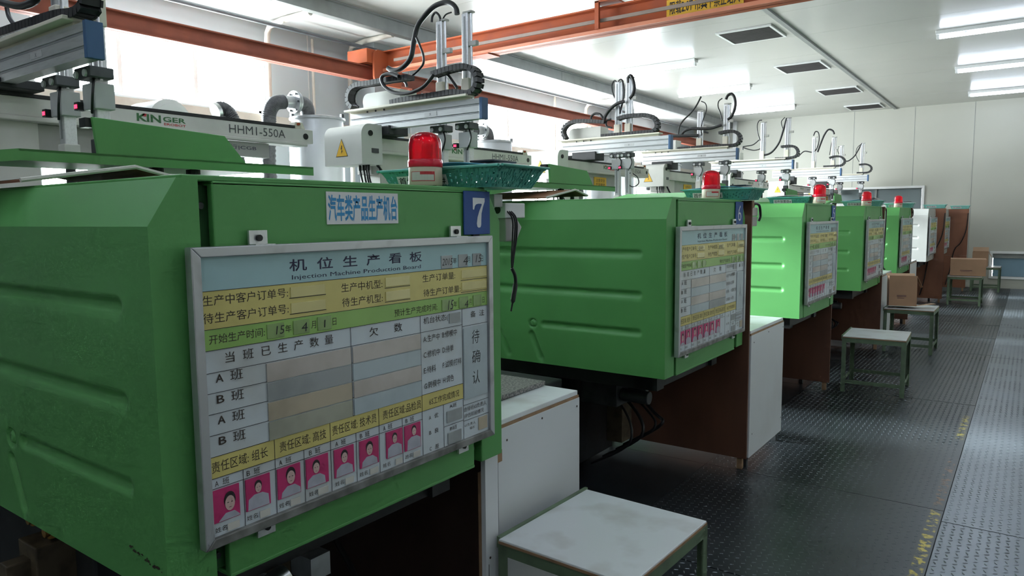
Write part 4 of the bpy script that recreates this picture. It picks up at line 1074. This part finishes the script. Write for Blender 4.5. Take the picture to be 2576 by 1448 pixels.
    # lettering on the traverse
    f = lambda u, v: (XT+.0012, u, v)
    mb = MB(); put_text(mb, 'HHM1-550A', y0+1.61, y0+1.97, 1.972, 2.018, f); wb(mb, 'model_lettering', 'hose_grey', r, fixn=False)
    mb = MB(); put_text(mb, 'KIN', y0+1.115, y0+1.235, 1.985, 2.022, f, bold=.03); put_text(mb, 'GER', y0+1.245, y0+1.365, 1.994, 2.019, f, bold=.02); wb(mb, 'maker_lettering', 'green_dark', r, fixn=False)
    mb = MB(); put_text(mb, 'EROBOT', y0+1.25, y0+1.365, 1.976, 1.988, f, bold=.01); mb.add([f(y0+1.14,2.012), f(y0+1.16,2.008), f(y0+1.165,2.022), f(y0+1.15,2.024)], [(0,1,2,3)]); wb(mb, 'maker_red_lettering', 'label_red', r, fixn=False)['kind'] = 'stuff'
    if cgb:
        wb(MB().box(-3.60, -3.55, y0+1.42, y0+1.865, 1.852, 1.932), 'advert_panel', 'robot_grey', r, bevel=.002)
        mb = MB(); put_text(mb, '广发银行|CGB', y0+1.46, y0+1.78, 1.885, 1.912, lambda u, v: (-3.5488, u, v)); wb(mb, 'advert_lettering', 'ink_navy', r, fixn=False)
    else:
        wb(MB().box(-3.598, -3.592, y0+1.02, y0+1.27, 1.80, 1.905), 'yellow_notice', 'yellow_sign', r)
        mb = MB(); put_text(mb, '注意安全', y0+1.05, y0+1.24, 1.855, 1.89, lambda u, v: (-3.5912, u, v)); put_text(mb, '严禁攀爬', y0+1.05, y0+1.24, 1.815, 1.845, lambda u, v: (-3.5912, u, v)); wb(mb, 'notice_lettering', 'ink_brown', r, fixn=False)
    return r
def cv(crop, pts, y, dy=0):
    ox, oy, s = crop
    return [atY(ox+a/s, oy+b/s, y+dy) for a, b in pts]
c6 = (860, 0, 4.8275); c5 = (1400, 180, 4.526); c4 = (1600, 200, 6.583); c3 = (1820, 250, 5.3625); c1 = (0, 0, 1)
yb = 3.41
robot(6, yb, 0, [(-3.09, 2.735), (-2.88, 2.75)],
      [(cv(c6, [(1400,175),(1385,100),(1330,45),(1250,30),(1120,80),(1000,200),(920,320),(875,500),(840,690),(770,790),(690,845),(610,850),(560,825)], yb+.1), .017),
       (cv(c6, [(1092,270),(1100,200),(1140,155),(1185,200),(1200,290),(1195,450),(1180,600),(1190,760),(1210,830)], yb+.1), .008),
       (cv(c6, [(905,455),(950,560),(990,680),(985,780),(920,860),(850,920)], yb+.08), .008),
       (cv(c6, [(690,925),(600,895),(510,910),(480,960),(510,1040),(600,1110),(720,1135),(850,1120),(980,1060),(1060,980),(1110,910)], yb-.03), .012),
       (cv(c6, [(1330,150),(1260,180),(1215,260),(1200,330)], yb+.1), .005),
       (cv(c6, [(1290,910),(1340,980),(1400,1070)], yb+.06), .010), (cv(c6, [(620,860),(690,920),(770,1000),(790,1050)], yb+.2), .010)],
      [cv(c6, [(840,940),(600,970),(380,1010),(200,1040),(125,1100),(100,1190),(110,1260),(160,1310)], yb+.02), cv(c6, [(1120,910),(1280,855),(1450,815),(1560,820),(1640,880),(1665,980),(1640,1080),(1560,1135),(1400,1120),(1200,1150),(1000,1180),(800,1210),(620,1250)], yb+.02)],
      'take-out robot with aluminium cross beam and black cable loops behind the nearest beacon', armz=1.80)
yb = 6.15
robot(5, yb, .02, [(-3.267, 2.78), (-3.155, 2.80)],
      [(cv(c5, [(818,130),(820,70),(845,45),(875,110),(885,200),(865,270),(835,305)], yb+.1), .016), (cv(c5, [(770,340),(690,365),(610,430),(560,500),(545,550)], yb+.06), .016),
       (cv(c5, [(395,555),(398,510),(440,478),(500,490),(530,540)], yb+.06), .012), (cv(c5, [(690,125),(660,105),(632,150),(640,240),(680,330),(715,400),(720,470)], yb+.1), .008),
       (cv(c5, [(705,200),(710,110),(740,95),(760,150),(765,280),(740,400),(720,480)], yb+.1), .009), (cv(c5, [(620,540),(570,560),(570,620),(630,640)], yb+.02), .010),
       (cv(c5, [(840,1150),(810,1200),(830,1290),(880,1310),(935,1270),(920,1200),(870,1160)], yb+.1), .005)],
      [cv(c5, [(560,575),(400,565),(250,565),(150,590),(95,640),(80,700),(115,770)], yb+.02), cv(c5, [(700,540),(800,510),(940,497),(1060,500),(1130,545),(1155,610),(1140,660),(1080,685),(950,695),(800,710),(520,735)], yb+.02)],
      'take-out robot with two close arms behind machine 5, fully extended', armz=1.66)
yb = 7.97
robot(4, yb, .035, [(-3.165, 2.70), (-2.855, 2.75)],
      [(cv(c4, [(1490,330),(1520,265),(1580,240),(1630,300),(1645,430),(1595,590),(1520,665)], yb+.1), .016), (cv(c4, [(1430,310),(1370,360),(1360,450),(1400,560),(1425,680)], yb+.1), .007),
       (cv(c4, [(1420,750),(1250,805),(1080,815),(930,810),(800,855),(735,950)], yb+.06), .016), (cv(c4, [(1078,280),(1000,430),(900,560),(780,680),(715,790),(700,960)], yb+.1), .010),
       (cv(c4, [(1080,360),(1150,400),(1165,510),(1100,700),(1080,850),(1090,910),(1040,935)], yb+.1), .006), (cv(c4, [(1030,925),(800,930),(530,935)], yb+.05), .018)],
      [cv(c4, [(1380,890),(1500,862),(1620,858),(1700,900),(1735,975),(1700,1055),(1610,1090),(1400,1095),(1100,1115),(700,1145)], yb+.02)],
      'take-out robot with wide apart arms above the fourth machine')
yb = 10.25
robot(3, yb, .045, [(-3.133, 2.80), (-2.80, 2.83)],
      [(cv(c3, [(852,250),(820,370),(760,560),(690,670),(620,730),(530,755)], yb+.1), .014), (cv(c3, [(520,280),(480,290),(455,360),(470,480),(510,600),(500,660),(420,685),(330,670),(270,650)], yb+.1), .007), (cv(c3, [(830,240),(785,290),(785,340),(810,420)], yb+.1), .006),
       (cv(c3, [(480,545),(400,610),(300,630),(262,640),(262,680)], yb+.1), .008)],
      [cv(c3, [(780,640),(880,628),(965,640),(1008,700),(990,760),(900,788),(700,800)], yb+.02)],
      'take-out robot above the last green machine, its hose sagging between the arms')
yb = 13.27
robot(2, yb, .08, [(-3.16, 2.85), (-2.84, 2.83)],
      [(cv(c3, [(1492,470),(1480,430),(1440,405),(1400,420),(1355,490),(1310,600),(1270,710)], yb+.1), .015), (cv(c3, [(1215,490),(1240,435),(1280,450),(1290,540),(1260,660),(1200,710),(1090,700),(1010,770)], yb+.1), .010), (cv(c3, [(1480,500),(1455,600),(1430,750)], yb+.1), .006)],
      [cv(c3, [(1430,790),(1500,768),(1590,775),(1640,830),(1600,885),(1500,898),(1350,905)], yb+.02)],
      'take-out robot above the off-white machine with an arched black hose')
yb = 15.76
robot(1, yb, .08, [(-3.22, 2.90), (-2.83, 2.92)],
      [(cv(c3, [(1868,590),(1830,660),(1770,760),(1700,820),(1655,835)], yb+.1), .012), (cv(c3, [(1860,600),(1800,660),(1790,760),(1830,840)], yb+.1), .006), (cv(c3, [(1590,640),(1550,640),(1540,690),(1560,740)], yb+.1), .006)],
      [cv(c3, [(1830,880),(1920,873),(1985,900),(1995,950),(1940,985),(1800,990)], yb+.02)],
      'last take-out robot in front of the far wall')
yb = 1.205
robot(7, yb, -.022, [(-3.14, 2.72), (-2.86, 2.72)],
      [(cv(c1, [(100,-30),(90,0),(55,15),(20,10),(0,4),(-30,-10)], yb-.02), .014), (cv(c1, [(12,-20),(16,10),(22,40),(36,62)], yb+.03), .009)],
      [cv(c1, [(90,-50),(150,-42),(205,-30),(228,-8),(226,18),(205,36),(160,42),(80,66),(0,92),(-80,115)], yb+.02)],
      'blurred grey take-out robot with dark blue end cap at the left edge of the picture', armz=1.80, cgb=True)

# ================================================================== HOPPER DRYERS BEHIND THE ROBOTS
def make_hopper():
    r = empty('hopper_dryer', (-4.75, 0, 1.15))
    mb = MB(); mb.lathe([(.10,0),(.10,.02),(.06,.03),(.06,.12),(.20,.42),(.205,.45),(.205,1.13),(.20,1.15)], n=28); mb.build('drum', 'hopper_grey', r, smooth=35)
    MB().lathe([(.20,1.145),(.222,1.15),(.222,1.165),(.19,1.175),(.0005,1.185)], n=28).build('lid', 'zinc', r, smooth=35)
    for a in (.6, 2.4, 4.2):
        MB().box(.20*math.cos(a)-.012, .20*math.cos(a)+.012, .20*math.sin(a)-.012, .20*math.sin(a)+.012, 1.15, 1.20).build('lid_clamp', 'iron_mid', r)
    mb = MB(); mb.tube(spline([(.05,-.13,1.15), (.05,-.14,1.22), (.05,-.17,1.255), (.05,-.24,1.26)]), .058, n=14); mb.build('outlet_elbow', 'hose_grey', r, smooth=50)
    mb = MB(); mb.cyl((.05,-.24,1.26), (.05,-.255,1.26), .088, n=20); mb.cyl((.05,-.258,1.26), (.05,-.272,1.26), .088, n=20); mb.build('flange', 'zinc', r, smooth=35)
    mb = MB()
    for i in range(6): t = i*math.pi/3; mb.cyl((.05+.07*math.cos(t),-.28,1.26+.07*math.sin(t)), (.05+.07*math.cos(t),-.238,1.26+.07*math.sin(t)), .008, n=8)
    mb.build('flange_bolts', 'iron_mid', r)
    MB().tube([(.05,-.27,1.26), (.05,-.38,1.25)], .046, n=14).build('outlet_stub', 'zinc', r, smooth=40)
    P = spline([(.05,-.36,1.25), (.05,-.44,1.23), (.05,-.49,1.16), (.05,-.50,1.05), (.03,-.50,.80), (-.02,-.45,.55)], 14)
    MB().tube(P, [.050 if i % 2 else .056 for i in range(len(P))], n=12).build('ribbed_hose', 'hose_grey', r, smooth=70)
    Q = spline([(.05,-.93,1.12), (.05,-.88,1.14), (.05,-.82,1.10), (.05,-.78,1.0), (.03,-.76,.75)], 12)
    MB().tube(Q, [.046 if i % 2 else .052 for i in range(len(Q))], n=12).build('return_hose', 'hose_grey', r, smooth=70)
    MB().cyl((.05,-.94,1.115), (.05,-.915,1.125), .056, n=14).build('hose_band', 'steel_bright', r, smooth=40)
    mb = MB(); mb.box(-.2, .2, -.2, .2, -.02, 0)
    for lx in (-.19, .15):
        for ly in (-.19, .15): mb.box(lx, lx+.04, ly, ly+.04, -1.15, -.02)
    mb.box(-.19, .19, -.19, .19, -.9, -.5); mb.build('stand', 'robot_grey', r)
    MB().tube([(.19,.12,.28), (.21,.14,.30), (.21,.14,.36)], .012, n=8).build('tap', 'brass', r)
    return r
hp = make_hopper(); first = True
HL = {6: 'grey hopper dryer drum with ribbed hoses behind the electric box of machine 6', 5: 'grey hopper dryer drum behind machine 5', 4: 'grey hopper dryer drum behind the fourth machine', 3: 'grey hopper dryer drum behind the last green machine', 2: 'grey hopper dryer drum behind the off-white machine'}
for k in (6, 5, 4, 3, 2):
    o = hp if first else clone(hp); first = False
    o.location.y = MY[k]+.86; tag(o, HL[k], 'hopper', 'hopper dryers')
r = empty('blower', (-4.9, 2.62, 0), 'round white blower housing by the near window, above the lettered robot beam', 'blower')
MB().cyl((-.16, 0, 2.16), (.16, .02, 2.16), .155, n=28).build('drum', 'white_drum', r, smooth=35); MB().cyl((.16, .02, 2.16), (.175, .02, 2.16), .12, n=28).build('cover', 'white_drum', r, smooth=35)
MB().box(-.25, .2, -.25, .25, 1.2, 2.02).build('stand', 'robot_grey', r, bevel=.01); MB().box(-.2, .15, -.2, .2, 0, 1.2).build('base', 'dark_iron', r)
